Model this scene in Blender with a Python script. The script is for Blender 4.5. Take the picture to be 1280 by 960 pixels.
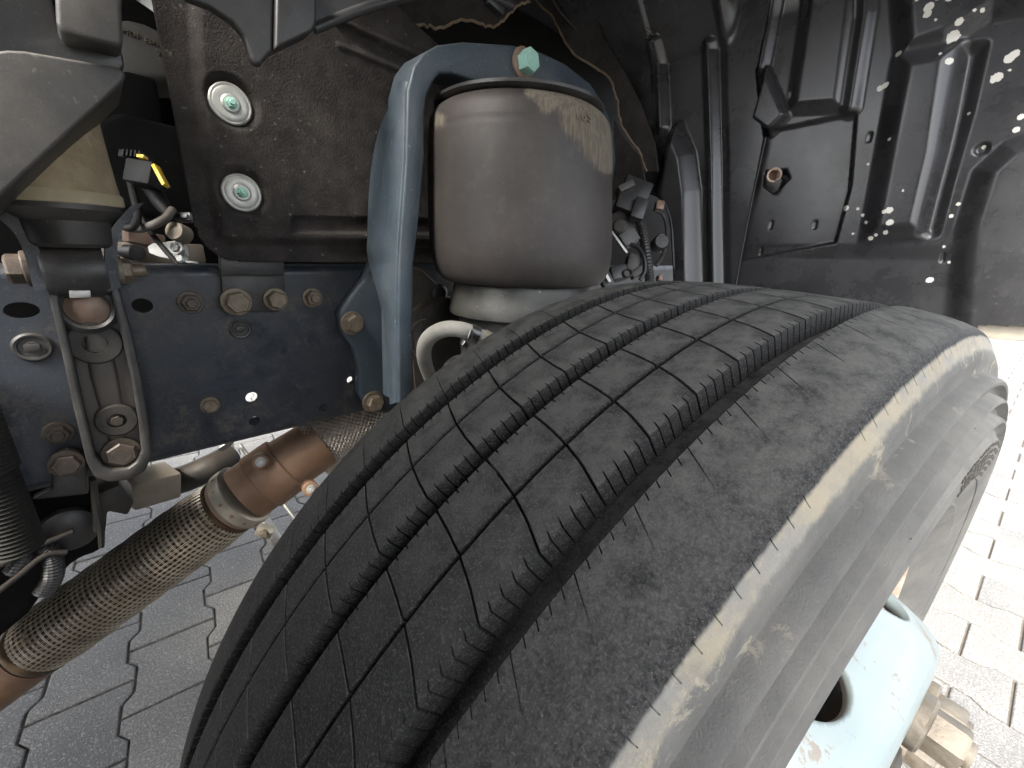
import bpy, bmesh, math, random
import numpy as np
from mathutils import Vector, Matrix, Euler

random.seed(7); RNG = np.random.default_rng(7)
scene = bpy.context.scene
COL = scene.collection
for _o in list(bpy.data.objects): bpy.data.objects.remove(_o)

# ------------------------------------------------------------------ camera
# world: X along the truck, away from the camera; Y inboard; Z up; the wheel stands at the origin
F = 516.7
RM = np.array([[0.721913, -0.189717, 0.665469], [-0.691103, -0.246172, 0.679541], [0.034899, -0.950477, -0.308829]])
C0 = np.array([-0.423096, -0.137070, 1.016980])
cam_d = bpy.data.cameras.new('camera'); cam = bpy.data.objects.new('camera', cam_d); COL.objects.link(cam)
cam_d.sensor_width = 36; cam_d.lens = 36 * F / 1280; cam_d.clip_start = 0.01; cam_d.clip_end = 500
_m = Matrix.Identity(4)
for i in range(3):
    _m[i][0] = RM[i, 0]; _m[i][1] = -RM[i, 1]; _m[i][2] = -RM[i, 2]; _m[i][3] = C0[i]
cam.matrix_world = _m
scene.camera = cam

# ------------------------------------------------------------------ sky, sun, exposure
SUN_EL, SUN_AZ = math.radians(50), math.radians(198)     # azimuth of the sun measured from +X towards +Y
world = bpy.data.worlds.new('World'); scene.world = world; world.use_nodes = True
wn = world.node_tree.nodes; wl = world.node_tree.links
sky = wn.new('ShaderNodeTexSky'); sky.sky_type = 'NISHITA'; sky.sun_disc = False
sky.sun_elevation = SUN_EL; sky.sun_rotation = math.radians(90) - SUN_AZ
sky.air_density = 1.0; sky.dust_density = 3.0; sky.ozone_density = 1.0
hs = wn.new('ShaderNodeHueSaturation'); hs.inputs['Saturation'].default_value = .35     # thin overcast
wl.new(sky.outputs[0], hs.inputs['Color']); wl.new(hs.outputs[0], wn['Background'].inputs[0]); wn['Background'].inputs[1].default_value = 0.15
sun_d = bpy.data.lights.new('sun', 'SUN'); sun_d.energy = 1.5; sun_d.angle = math.radians(22); sun_d.color = (1, .95, .86)
sun = bpy.data.objects.new('sun', sun_d); COL.objects.link(sun)
_d = Vector((math.cos(SUN_EL) * math.cos(SUN_AZ), math.cos(SUN_EL) * math.sin(SUN_AZ), math.sin(SUN_EL)))
sun.rotation_euler = _d.to_track_quat('Z', 'Y').to_euler()
sun.location = _d * 6
vs = scene.view_settings
vs.view_transform = 'Standard'; vs.look = 'None'; vs.gamma = 1.0; vs.use_curve_mapping = False; vs.exposure = 2.55
scene.render.engine = 'CYCLES'
scene.cycles.max_bounces = 8; scene.cycles.diffuse_bounces = 5

# ------------------------------------------------------------------ geometry helpers
def ray(px, py): return RM @ np.array([(px - 640) / F, (py - 480) / F, 1.0])
def PY(px, py, Y): r = ray(px, py); return C0 + r * (Y - C0[1]) / r[1]
def PX(px, py, X): r = ray(px, py); return C0 + r * (X - C0[0]) / r[0]
def PZ(px, py, Z): r = ray(px, py); return C0 + r * (Z - C0[2]) / r[2]
def PD(px, py, d): return C0 + ray(px, py) * d
def proj(P):
    q = RM.T @ (np.array(P, float) - C0)
    return (640 + F * q[0] / q[2], 480 + F * q[1] / q[2], q[2])

def finish(me, smooth=True, ang=38):
    if not smooth: return
    bm = bmesh.new(); bm.from_mesh(me)
    lim = math.radians(ang)
    for f in bm.faces: f.smooth = True
    for e in bm.edges:
        if len(e.link_faces) == 2:
            if e.calc_face_angle(0) > lim: e.smooth = False
    bm.to_mesh(me); bm.free()

def add(name, me, mat, parent=None, mw=None):
    o = bpy.data.objects.new(name, me); COL.objects.link(o)
    if mat is not None: me.materials.append(mat)
    if parent is not None: o.parent = parent
    if mw is not None: o.matrix_local = mw
    return o

def mesh(name, v, f, mat, parent=None, smooth=True, ang=38, mw=None):
    me = bpy.data.meshes.new(name)
    me.from_pydata([tuple(map(float, p)) for p in v], [], [tuple(int(i) for i in q) for q in f]); me.update()
    finish(me, smooth, ang)
    return add(name, me, mat, parent, mw)

def frombm(name, bm, mat, parent=None, ang=38, smooth=True, normals=True):
    if normals: bmesh.ops.recalc_face_normals(bm, faces=bm.faces)
    me = bpy.data.meshes.new(name); bm.to_mesh(me); bm.free()
    finish(me, smooth, ang)
    return add(name, me, mat, parent)

def tag(o, label, cat=None, group=None, kind=None):
    if label: o['label'] = label
    if cat: o['category'] = cat
    if group: o['group'] = group
    if kind: o['kind'] = kind
    return o

def thing(name, label, cat, loc=(0, 0, 0), group=None):
    o = bpy.data.objects.new(name, None); COL.objects.link(o)
    o.empty_display_size = .05
    o.location = loc
    return tag(o, label, cat, group)

def at_parent(o, parent):
    """parent o while its mesh keeps its world coordinates"""
    o.parent = parent
    o.matrix_parent_inverse = Matrix.Translation(-Vector(parent.location)) if parent.type == 'EMPTY' and parent.rotation_euler == Euler() else Matrix.Identity(4)
    return o

class G:
    """a bag of shapes that becomes one mesh"""
    def __init__(s): s.v = []; s.f = []
    def put(s, v, f):
        b = len(s.v); s.v += [tuple(map(float, p)) for p in v]; s.f += [tuple(int(i) + b for i in q) for q in f]; return s
    def box(s, c, size, rot=None, bev=0.0):
        bm = bmesh.new(); bmesh.ops.create_cube(bm, size=1)
        bmesh.ops.scale(bm, vec=size, verts=bm.verts)
        if bev: bmesh.ops.bevel(bm, geom=bm.edges[:], offset=bev, segments=2, affect='EDGES', profile=.5)
        M = Matrix.Translation(Vector(c)) @ (rot.to_matrix().to_4x4() if isinstance(rot, Euler) else (rot.to_4x4() if rot is not None else Matrix.Identity(4)))
        bm.transform(M); return s.bm(bm)
    def bm(s, bm):
        bm.verts.index_update()
        s.put([v.co[:] for v in bm.verts], [[v.index for v in f.verts] for f in bm.faces]); bm.free(); return s
    def tube(s, pts, r, seg=10, cap=True, n=None):
        P = np.array(pts, float)
        if n: P = spline(P, n)
        m = len(P); rr = np.full(m, r) if np.isscalar(r) else np.interp(np.linspace(0, 1, m), np.linspace(0, 1, len(r)), r)
        T = np.gradient(P, axis=0); T /= np.linalg.norm(T, axis=1)[:, None] + 1e-12
        nrm = np.cross(T[0], [0, 0, 1.]);
        if np.linalg.norm(nrm) < .05: nrm = np.cross(T[0], [0, 1., 0])
        nrm /= np.linalg.norm(nrm); V = []
        for i in range(m):
            nrm = nrm - T[i] * (nrm @ T[i]); nrm /= np.linalg.norm(nrm); b = np.cross(T[i], nrm)
            for k in range(seg):
                a = 2 * math.pi * k / seg; V.append(P[i] + rr[i] * (math.cos(a) * nrm + math.sin(a) * b))
        Fc = [(i * seg + k, i * seg + (k + 1) % seg, (i + 1) * seg + (k + 1) % seg, (i + 1) * seg + k) for i in range(m - 1) for k in range(seg)]
        if cap: Fc += [tuple(range(seg - 1, -1, -1)), tuple(range((m - 1) * seg, m * seg))]
        return s.put(V, Fc)
    def lathe(s, prof, o, ax, seg=48, close=False, a0=0, a1=2 * math.pi):
        """prof = (radius, distance along axis)"""
        ax = np.array(ax, float); ax /= np.linalg.norm(ax); o = np.array(o, float)
        u = np.cross(ax, [0, 0, 1.]);
        if np.linalg.norm(u) < .1: u = np.cross(ax, [0, 1., 0])
        u /= np.linalg.norm(u); w = np.cross(ax, u); m = len(prof); V = []
        for k in range(seg):
            a = 2 * math.pi * k / seg
            for (r, h) in prof: V.append(o + ax * h + r * (math.cos(a) * u + math.sin(a) * w))
        Fc = []
        for k in range(seg):
            k2 = (k + 1) % seg
            for i in range(m - 1 + (1 if close else 0)):
                j = (i + 1) % m; Fc.append((k * m + i, k2 * m + i, k2 * m + j, k * m + j))
        if not close:
            if prof[0][0] > 1e-6: Fc.append(tuple(k * m for k in range(seg))[::-1])
            if prof[-1][0] > 1e-6: Fc.append(tuple(k * m + m - 1 for k in range(seg)))
        return s.put(V, Fc)
    def build(s, name, mat, parent=None, ang=38, smooth=True, fix=True):
        bm = bmesh.new(); vs_ = [bm.verts.new(p) for p in s.v]
        for q in s.f:
            try: bm.faces.new([vs_[i] for i in q])
            except ValueError: pass
        o = frombm(name, bm, mat, None, ang, smooth, fix)
        if parent is not None: at_parent(o, parent)
        return o

def spline(P, n):
    P = np.array(P, float); m = len(P)
    Q = np.vstack([2 * P[0] - P[1], P, 2 * P[-1] - P[-2]]); out = []
    for i in range(m - 1):
        p0, p1, p2, p3 = Q[i], Q[i + 1], Q[i + 2], Q[i + 3]
        for t in np.linspace(0, 1, n, endpoint=False):
            out.append(.5 * ((2 * p1) + (-p0 + p2) * t + (2 * p0 - 5 * p1 + 4 * p2 - p3) * t * t + (-p0 + 3 * p1 - 3 * p2 + p3) * t ** 3))
    out.append(P[-1]); return np.array(out)

def prism_bm(poly, ext, bev=0.0, seg=2, holes=()):
    """flat polygon (3d points) extruded by ext; holes = loops in the same plane"""
    bm = bmesh.new(); edges = []
    for loop in [poly] + list(holes):
        vv = [bm.verts.new(tuple(map(float, p))) for p in loop]
        edges += [bm.edges.new((vv[i], vv[(i + 1) % len(vv)])) for i in range(len(vv))]
    if holes: bmesh.ops.triangle_fill(bm, use_beauty=True, use_dissolve=False, edges=edges)
    else: bm.faces.new(bm.verts[:])
    base = bm.faces[:]
    r = bmesh.ops.extrude_face_region(bm, geom=base)
    nv = [g for g in r['geom'] if isinstance(g, bmesh.types.BMVert)]
    bmesh.ops.translate(bm, vec=Vector(tuple(map(float, ext))), verts=nv)
    bmesh.ops.recalc_face_normals(bm, faces=bm.faces)
    if bev:
        ed = [e for e in bm.edges if len(e.link_faces) == 2 and e.calc_face_angle(0) > math.radians(30)]
        bmesh.ops.bevel(bm, geom=ed, offset=bev, segments=seg, affect='EDGES', profile=.5, clamp_overlap=True)
    return bm

def prism(name, poly, ext, mat, parent=None, bev=0.0, seg=2, holes=(), ang=38):
    bm = prism_bm(poly, ext, bev, seg, holes)
    o = frombm(name, bm, mat, None, ang)
    if parent is not None: at_parent(o, parent)
    return o

def circle3(c, ax, r, n=20, stretch=1.0, sdir=(1, 0, 0)):
    ax = np.array(ax, float); ax /= np.linalg.norm(ax); u = np.array(sdir, float); u -= ax * (u @ ax); u /= np.linalg.norm(u); w = np.cross(ax, u)
    return [np.array(c) + r * (stretch * math.cos(2 * math.pi * k / n) * u + math.sin(2 * math.pi * k / n) * w) for k in range(n)]

def hexbolt(name, c, ax, af, h, mat, parent=None, washer=1.35, wt=.0025, stub=0.0, spin=None, dome=True):
    """hexagon head on a round flange; c on the surface, ax pointing out of it"""
    ax = np.array(ax, float); ax /= np.linalg.norm(ax); c = np.array(c, float)
    u = np.cross(ax, [0.3, 0.2, 1.]); u /= np.linalg.norm(u); w = np.cross(ax, u)
    g = G(); R = af / math.sqrt(3)
    if washer: g.lathe([(R * washer, -.002), (R * washer, wt * .7), (R * washer * .96, wt), (R * .5, wt * 1.15)], c, ax, 28)
    sp = random.random() if spin is None else spin
    V = []
    for (rr, hh) in ((R, wt), (R, h * .86), (R * .88, h)):
        for k in range(6):
            a = sp + math.pi / 3 * k; V.append(c + ax * hh + rr * (math.cos(a) * u + math.sin(a) * w))
    Fc = [(j * 6 + k, j * 6 + (k + 1) % 6, (j + 1) * 6 + (k + 1) % 6, (j + 1) * 6 + k) for j in range(2) for k in range(6)] + [tuple(range(12, 18))]
    g.put(V, Fc)
    if stub: g.lathe([(R * .55, h * .9), (R * .55, h + stub * .8), (R * .45, h + stub), (0.0001, h + stub)], c, ax, 16)
    elif dome: g.lathe([(R * .62, h * .99), (R * .58, h * 1.02), (R * .5, h * .99), (.0001, h * .985)], c, ax, 18)
    return g.build(name, mat, parent, 30)

# ------------------------------------------------------------------ height-field panels
def sd_poly(P, poly):
    """signed distance (negative inside) of 2-d points to a polygon"""
    poly = np.array(poly); d = np.full(P.shape[:-1], 1e9); ins = np.zeros(P.shape[:-1], bool)
    m = len(poly)
    for i in range(m):
        a, b = poly[i], poly[(i + 1) % m]; e = b - a; w = P - a
        t = np.clip((w @ e) / (e @ e + 1e-12), 0, 1); q = w - t[..., None] * e
        d = np.minimum(d, np.hypot(q[..., 0], q[..., 1]))
        c = ((a[1] > P[..., 1]) != (b[1] > P[..., 1]))
        with np.errstate(divide='ignore', invalid='ignore'):
            xx = (b[0] - a[0]) * (P[..., 1] - a[1]) / (b[1] - a[1]) + a[0]
        ins ^= c & (P[..., 0] < xx)
    return np.where(ins, -d, d)
def sd_line(P, line):
    line = np.array(line); d = np.full(P.shape[:-1], 1e9)
    for i in range(len(line) - 1):
        a, b = line[i], line[i + 1]; e = b - a; w = P - a
        t = np.clip((w @ e) / (e @ e + 1e-12), 0, 1); q = w - t[..., None] * e
        d = np.minimum(d, np.hypot(q[..., 0], q[..., 1]))
    return d
def sstep(x): x = np.clip(x, 0, 1); return x * x * (3 - 2 * x)
def pad(P, poly, h, slope): return h * sstep(.5 - sd_poly(P, poly) / slope)
def ridge(P, line, h, w): return h * (1 - sstep(sd_line(P, line) / w))

def vnoise(P, scale, seed=0):
    """smooth value noise on 2-d points"""
    r = np.random.default_rng(seed); tab = r.random((64, 64)); q = P * scale; i = np.floor(q).astype(int); fr = q - i; fr = fr * fr * (3 - 2 * fr)
    a = tab[i[..., 0] % 64, i[..., 1] % 64]; b = tab[(i[..., 0] + 1) % 64, i[..., 1] % 64]; c = tab[i[..., 0] % 64, (i[..., 1] + 1) % 64]; d = tab[(i[..., 0] + 1) % 64, (i[..., 1] + 1) % 64]
    return (a * (1 - fr[..., 0]) + b * fr[..., 0]) * (1 - fr[..., 1]) + (c * (1 - fr[..., 0]) + d * fr[..., 0]) * fr[..., 1]

def hpanel(name, us, vs_, pos, mat, parent=None, mask=None, attrs=None, ang=60, thick=0.0):
    """grid of (u, v); pos(P) -> xyz array; attrs: dict name -> array"""
    U, V = np.meshgrid(us, vs_, indexing='ij'); P = np.stack([U, V], -1); X = pos(P); n, m = U.shape
    keep = np.ones((n - 1, m - 1), bool)
    if mask is not None:
        K = mask(P); keep = K[:-1, :-1] & K[1:, :-1] & K[:-1, 1:] & K[1:, 1:]
    idx = np.arange(n * m).reshape(n, m)
    fa = np.stack([idx[:-1, :-1], idx[1:, :-1], idx[1:, 1:], idx[:-1, 1:]], -1)[keep]
    used = np.unique(fa); remap = -np.ones(n * m, int); remap[used] = np.arange(len(used))
    vv = X.reshape(-1, 3)[used]; fa = remap[fa]
    me = bpy.data.meshes.new(name); me.vertices.add(len(vv)); me.vertices.foreach_set('co', vv.astype(np.float32).ravel())
    me.loops.add(fa.size); me.loops.foreach_set('vertex_index', fa.astype(np.int32).ravel())
    me.polygons.add(len(fa)); me.polygons.foreach_set('loop_start', (np.arange(len(fa)) * 4).astype(np.int32))
    me.update(calc_edges=True); me.validate()
    me.polygons.foreach_set('use_smooth', np.ones(len(fa), bool))
    for k, a in (attrs or {}).items():
        at = me.attributes.new(k, 'FLOAT', 'POINT'); at.data.foreach_set('value', a.reshape(-1)[used].astype(np.float32))
    o = add(name, me, mat)
    if thick:
        md = o.modifiers.new('thickness', 'SOLIDIFY'); md.thickness = abs(thick); md.offset = 1 if thick > 0 else -1
    if parent is not None: at_parent(o, parent)
    return o

# ------------------------------------------------------------------ materials
class NT:
    def __init__(s, name):
        s.m = bpy.data.materials.new(name); s.m.use_nodes = True; s.t = s.m.node_tree; s.b = s.t.nodes['Principled BSDF']; s.co = s.t.nodes.new('ShaderNodeTexCoord')
    def n(s, t, **k):
        x = s.t.nodes.new(t)
        for a, b in k.items(): setattr(x, a, b)
        return x
    def l(s, a, b): s.t.links.new(a, b)
    def noise(s, scale, detail=4, rough=.6, vec=None, dist=0):
        x = s.n('ShaderNodeTexNoise'); x.inputs['Scale'].default_value = scale; x.inputs['Detail'].default_value = detail; x.inputs['Roughness'].default_value = rough; x.inputs['Distortion'].default_value = dist
        s.l(vec if vec is not None else s.co.outputs['Object'], x.inputs['Vector']); return x.outputs['Fac']
    def ramp(s, fac, lo, hi):
        x = s.n('ShaderNodeMapRange'); x.interpolation_type = 'SMOOTHSTEP'; s.l(fac, x.inputs[0]); x.inputs[1].default_value = lo; x.inputs[2].default_value = hi; return x.outputs[0]
    def math(s, op, a, b=None):
        x = s.n('ShaderNodeMath', operation=op)
        for i, q in enumerate((a, b)):
            if q is None: continue
            if isinstance(q, (int, float)): x.inputs[i].default_value = q
            else: s.l(q, x.inputs[i])
        return x.outputs[0]
    def mix(s, fac, a, b):
        x = s.n('ShaderNodeMix', data_type='RGBA'); 
        if isinstance(fac, (int, float)): x.inputs[0].default_value = fac
        else: s.l(fac, x.inputs[0])
        for i, q in ((6, a), (7, b)):
            if isinstance(q, tuple): x.inputs[i].default_value = (*q, 1)
            else: s.l(q, x.inputs[i])
        return x.outputs[2]
    def attr(s, name):
        x = s.n('ShaderNodeAttribute'); x.attribute_name = name; return x.outputs['Fac']
    def bump(s, h, strength, dist=.001):
        x = s.n('ShaderNodeBump'); x.inputs['Strength'].default_value = strength; x.inputs['Distance'].default_value = dist; s.l(h, x.inputs['Height'])
        s.l(x.outputs[0], s.b.inputs['Normal'])
    def done(s, col, rough, metal=0.0, spec=None):
        if isinstance(col, tuple): s.b.inputs['Base Color'].default_value = (*col, 1)
        else: s.l(col, s.b.inputs['Base Color'])
        if isinstance(rough, (int, float)): s.b.inputs['Roughness'].default_value = rough
        else: s.l(rough, s.b.inputs['Roughness'])
        if isinstance(metal, (int, float)): s.b.inputs['Metallic'].default_value = metal
        else: s.l(metal, s.b.inputs['Metallic'])
        if spec is not None: s.b.inputs['Specular IOR Level'].default_value = spec
        return s.m

DUST = (.20, .165, .125)
def pmat(name, c1, c2, scale=25, rough=(.4, .6), metal=0.0, bump=.15, bscale=300, dust=.3, dustcol=DUST, speck=.25, speckcol=(.3, .27, .23), up=True, bdist=.001, spec=None):
    """two-tone paint or metal with blotches, settled dust on upward faces, specks and fine relief"""
    t = NT(name); n1 = t.noise(scale, 6, .65); n2 = t.noise(bscale, 3, .6)
    col = t.mix(t.ramp(n1, .3, .7), c1, c2)
    if dust:
        d = t.ramp(t.noise(scale * .45 + 3, 8, .72), .42, .78)
        if up:
            geo = t.n('ShaderNodeNewGeometry'); sx = t.n('ShaderNodeSeparateXYZ'); t.l(geo.outputs['Normal'], sx.inputs[0])
            upf = t.ramp(sx.outputs[2], .1, 1.0); d = t.math('ADD', t.math('MULTIPLY', d, dust), t.math('MULTIPLY', upf, dust * .9))
        else: d = t.math('MULTIPLY', d, dust)
        col = t.mix(d, col, dustcol)
    if speck:
        sp = t.ramp(t.noise(900, 2, .5), .68, .76); sp2 = t.ramp(t.noise(120, 3, .6), .66, .74)
        col = t.mix(t.math('MULTIPLY', t.math('MAXIMUM', sp, t.math('MULTIPLY', sp2, .6)), speck), col, speckcol)
    rr = t.n('ShaderNodeMapRange'); t.l(n1, rr.inputs[0]); rr.inputs[1].default_value = .3; rr.inputs[2].default_value = .7; rr.inputs[3].default_value = rough[0]; rr.inputs[4].default_value = rough[1]
    if bump: t.bump(t.math('ADD', n2, t.math('MULTIPLY', n1, .5)), bump, bdist)
    return t.done(col, rr.outputs[0], metal, spec)

M = {}
def rail_mat():
    t = NT('rail_paint'); n1 = t.noise(9, 6, .65); n2 = t.noise(400, 3, .6); n3 = t.noise(38, 10, .82); n4 = t.noise(160, 5, .8)
    col = t.mix(t.ramp(n1, .3, .7), (.0135, .0175, .0245), (.022, .0275, .036))
    gr = t.math('MULTIPLY', t.ramp(n3, .46, .66), t.ramp(n1, .62, .34)); col = t.mix(t.math('MULTIPLY', gr, .9), col, (.105, .088, .072))
    col = t.mix(t.math('MULTIPLY', t.ramp(n4, .56, .70), .45), col, (.075, .066, .058))
    col = t.mix(t.math('MULTIPLY', t.ramp(t.noise(650, 2, .5), .66, .72), .6), col, (.24, .22, .19))
    col = t.mix(t.math('MULTIPLY', t.ramp(t.noise(48, 8, .8, dist=.5), .69, .74), .8), col, (.13, .062, .03))
    rr = t.n('ShaderNodeMapRange'); t.l(n3, rr.inputs[0]); rr.inputs[1].default_value = .35; rr.inputs[2].default_value = .65; rr.inputs[3].default_value = .28; rr.inputs[4].default_value = .7
    t.bump(t.math('ADD', n2, t.math('MULTIPLY', gr, .8)), .22, .001)
    return t.done(col, rr.outputs[0])
M['rail'] = rail_mat()
M['bracket_blue'] = pmat('bracket_blue_paint', (.022, .034, .046), (.034, .050, .063), 18, (.42, .62), 0, .4, 220, .30, (.10, .105, .105), .6, (.30, .31, .31))
M['cast_dark'] = pmat('dark_cast_iron', (.026, .025, .024), (.050, .045, .040), 22, (.45, .7), .15, .35, 350, .35, (.09, .07, .05), .2, spec=.3)
M['black_metal'] = pmat('black_painted_metal', (.015, .015, .016), (.030, .029, .028), 22, (.35, .55), 0, .2, 400, .4, (.10, .085, .07), .35)
M['black_plastic'] = pmat('black_plastic', (.014, .014, .015), (.024, .024, .025), 16, (.33, .5), 0, .12, 700, .2, (.09, .085, .08), .25)
M['grey_plastic'] = pmat('weathered_grey_plastic', (.032, .031, .030), (.050, .047, .043), 16, (.45, .6), 0, .15, 600, .3, (.16, .14, .12), .25)
M['felt'] = pmat('felt_heat_shield', (.020, .0182, .0175), (.038, .0345, .0325), 30, (.8, .95), 0, .8, 420, .3, (.095, .080, .070), .75, (.22, .20, .18), False, .0015, spec=.15)
M['felt_edge'] = pmat('felt_torn_edge', (.12, .085, .055), (.2, .15, .1), 60, (.8, .95), 0, .5, 300, 0, speck=0)
M['bolt'] = pmat('weathered_bolt', (.12, .095, .068), (.20, .165, .12), 90, (.4, .65), .4, .5, 500, .35, (.2, .16, .11), .5, (.34, .31, .26))
M['bolt_dark'] = pmat('dark_bolt', (.05, .04, .032), (.09, .07, .055), 90, (.4, .65), .3, .35, 500, .3, (.12, .09, .06), .3)
M['zinc'] = pmat('dull_zinc', (.35, .35, .33), (.46, .46, .43), 60, (.35, .55), .5, .15, 600, .25, (.35, .33, .29), .3, (.2, .18, .15))
M['mint'] = pmat('mint_bolt_coating', (.25, .48, .40), (.33, .56, .47), 120, (.4, .6), 0, .2, 500, .15, (.4, .4, .3), .3, (.2, .25, .2))
M['rust_pipe'] = pmat('rusty_exhaust_steel', (.20, .115, .07), (.30, .19, .125), 15, (.5, .7), .3, .25, 350, .25, (.36, .26, .18), .25, (.2, .09, .04), False)
M['copper_pipe'] = pmat('heat_tinted_steel', (.30, .17, .085), (.14, .085, .065), 9, (.28, .5), .7, .1, 400, .25, (.3, .2, .12), .2, (.1, .06, .04), False)
M['band'] = pmat('clamp_band_steel', (.30, .275, .225), (.42, .39, .33), 40, (.35, .5), .55, .1, 500, .15, (.4, .3, .2), .5, (.25, .12, .06), False)
M['wire'] = pmat('braid_wire', (.44, .39, .32), (.62, .57, .48), 18, (.28, .45), .85, 0, 300, .2, (.3, .2, .12), 0, up=False)
M['bellows_metal'] = pmat('bellows_steel', (.12, .085, .052), (.06, .042, .028), 16, (.3, .5), .85, .1, 300, .3, (.25, .16, .09), 0, up=False)
M['perf'] = pmat('dimpled_shield_steel', (.40, .36, .31), (.52, .48, .42), 20, (.3, .45), .75, 0, 300, .2, (.3, .22, .15), 0, up=False)
M['pale_tube'] = pmat('pale_grey_tube', (.50, .50, .48), (.6, .6, .57), 20, (.35, .5), .2, .1, 300, .15, speck=.1)
M['beige'] = pmat('beige_dusty_casting', (.17, .14, .105), (.24, .205, .16), 25, (.6, .8), 0, .3, 200, .3, (.32, .27, .2), .3, (.1, .08, .06))
M['hose'] = pmat('dusty_rubber_hose', (.19, .185, .165), (.27, .26, .23), 40, (.7, .9), 0, .3, 300, .3, (.30, .28, .24), .2)
M['yellow'] = pmat('yellow_latch', (.75, .48, .03), (.8, .55, .05), 60, (.35, .5), 0, .05, 400, .1, speck=.1)
M['pale_blue'] = pmat('pale_blue_plastic', (.42, .50, .56), (.52, .60, .65), 15, (.3, .45), 0, .05, 300, .1, speck=.1)
M['engine'] = pmat('engine_casting', (.075, .072, .066), (.115, .108, .098), 24, (.5, .7), .2, .3, 260, .35, (.12, .1, .075), .2)
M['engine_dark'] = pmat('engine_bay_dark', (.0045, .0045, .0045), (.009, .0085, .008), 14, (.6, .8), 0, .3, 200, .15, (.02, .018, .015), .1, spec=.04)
M['brown_part'] = pmat('brown_oiled_metal', (.16, .10, .07), (.24, .17, .13), 30, (.4, .6), .3, .2, 300, .3, (.25, .2, .15), .2)
M['white_part'] = pmat('white_lever_paint', (.55, .54, .5), (.66, .65, .6), 30, (.4, .6), 0, .1, 300, .3, (.3, .26, .2), .3, (.1, .08, .06))
M['dust_tube'] = pmat('mud_caked_rubber', (.22, .17, .105), (.33, .265, .17), 38, (.8, .95), 0, .9, 160, .5, (.20, .165, .11), .3, (.05, .04, .03), False, .002)
M['tan_band'] = pmat('tan_rubber_band', (.30, .25, .16), (.38, .32, .22), 30, (.6, .8), 0, .2, 300, .25, (.3, .24, .15), .2, (.12, .09, .06))
M['clip'] = pmat('hose_clip_steel', (.10, .10, .10), (.2, .2, .2), 80, (.25, .4), .8, .05, 400, .15, speck=.1)
M['piston'] = pmat('piston_aluminium', (.042, .043, .042), (.095, .094, .088), 12, (.35, .55), .4, .25, 260, .55, (.085, .075, .035), .45, (.4, .38, .3), False)
M['mount_floor'] = pmat('mount_pressing_paint', (.030, .026, .024), (.060, .050, .042), 16, (.35, .55), 0, .25, 350, .4, (.12, .095, .07), .4)
M['cable'] = pmat('matt_black_sheath', (.006, .006, .006), (.011, .011, .011), 30, (.55, .7), 0, .1, 400, .15, (.03, .028, .025), .1, spec=.25)
M['dust_mark'] = pmat('dusty_moulded_rubber', (.11, .092, .068), (.16, .137, .103), 40, (.85, .95), 0, .3, 300, 0, speck=0)
M['gaiter'] = pmat('dark_mossy_rubber', (.010, .0095, .008), (.018, .017, .013), 30, (.7, .9), 0, .4, 200, .15, (.03, .027, .02), .2)
M['strip'] = pmat('beige_edge_strip', (.42, .37, .29), (.5, .45, .36), 20, (.6, .8), 0, .2, 200, .2, speck=.2)

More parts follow.
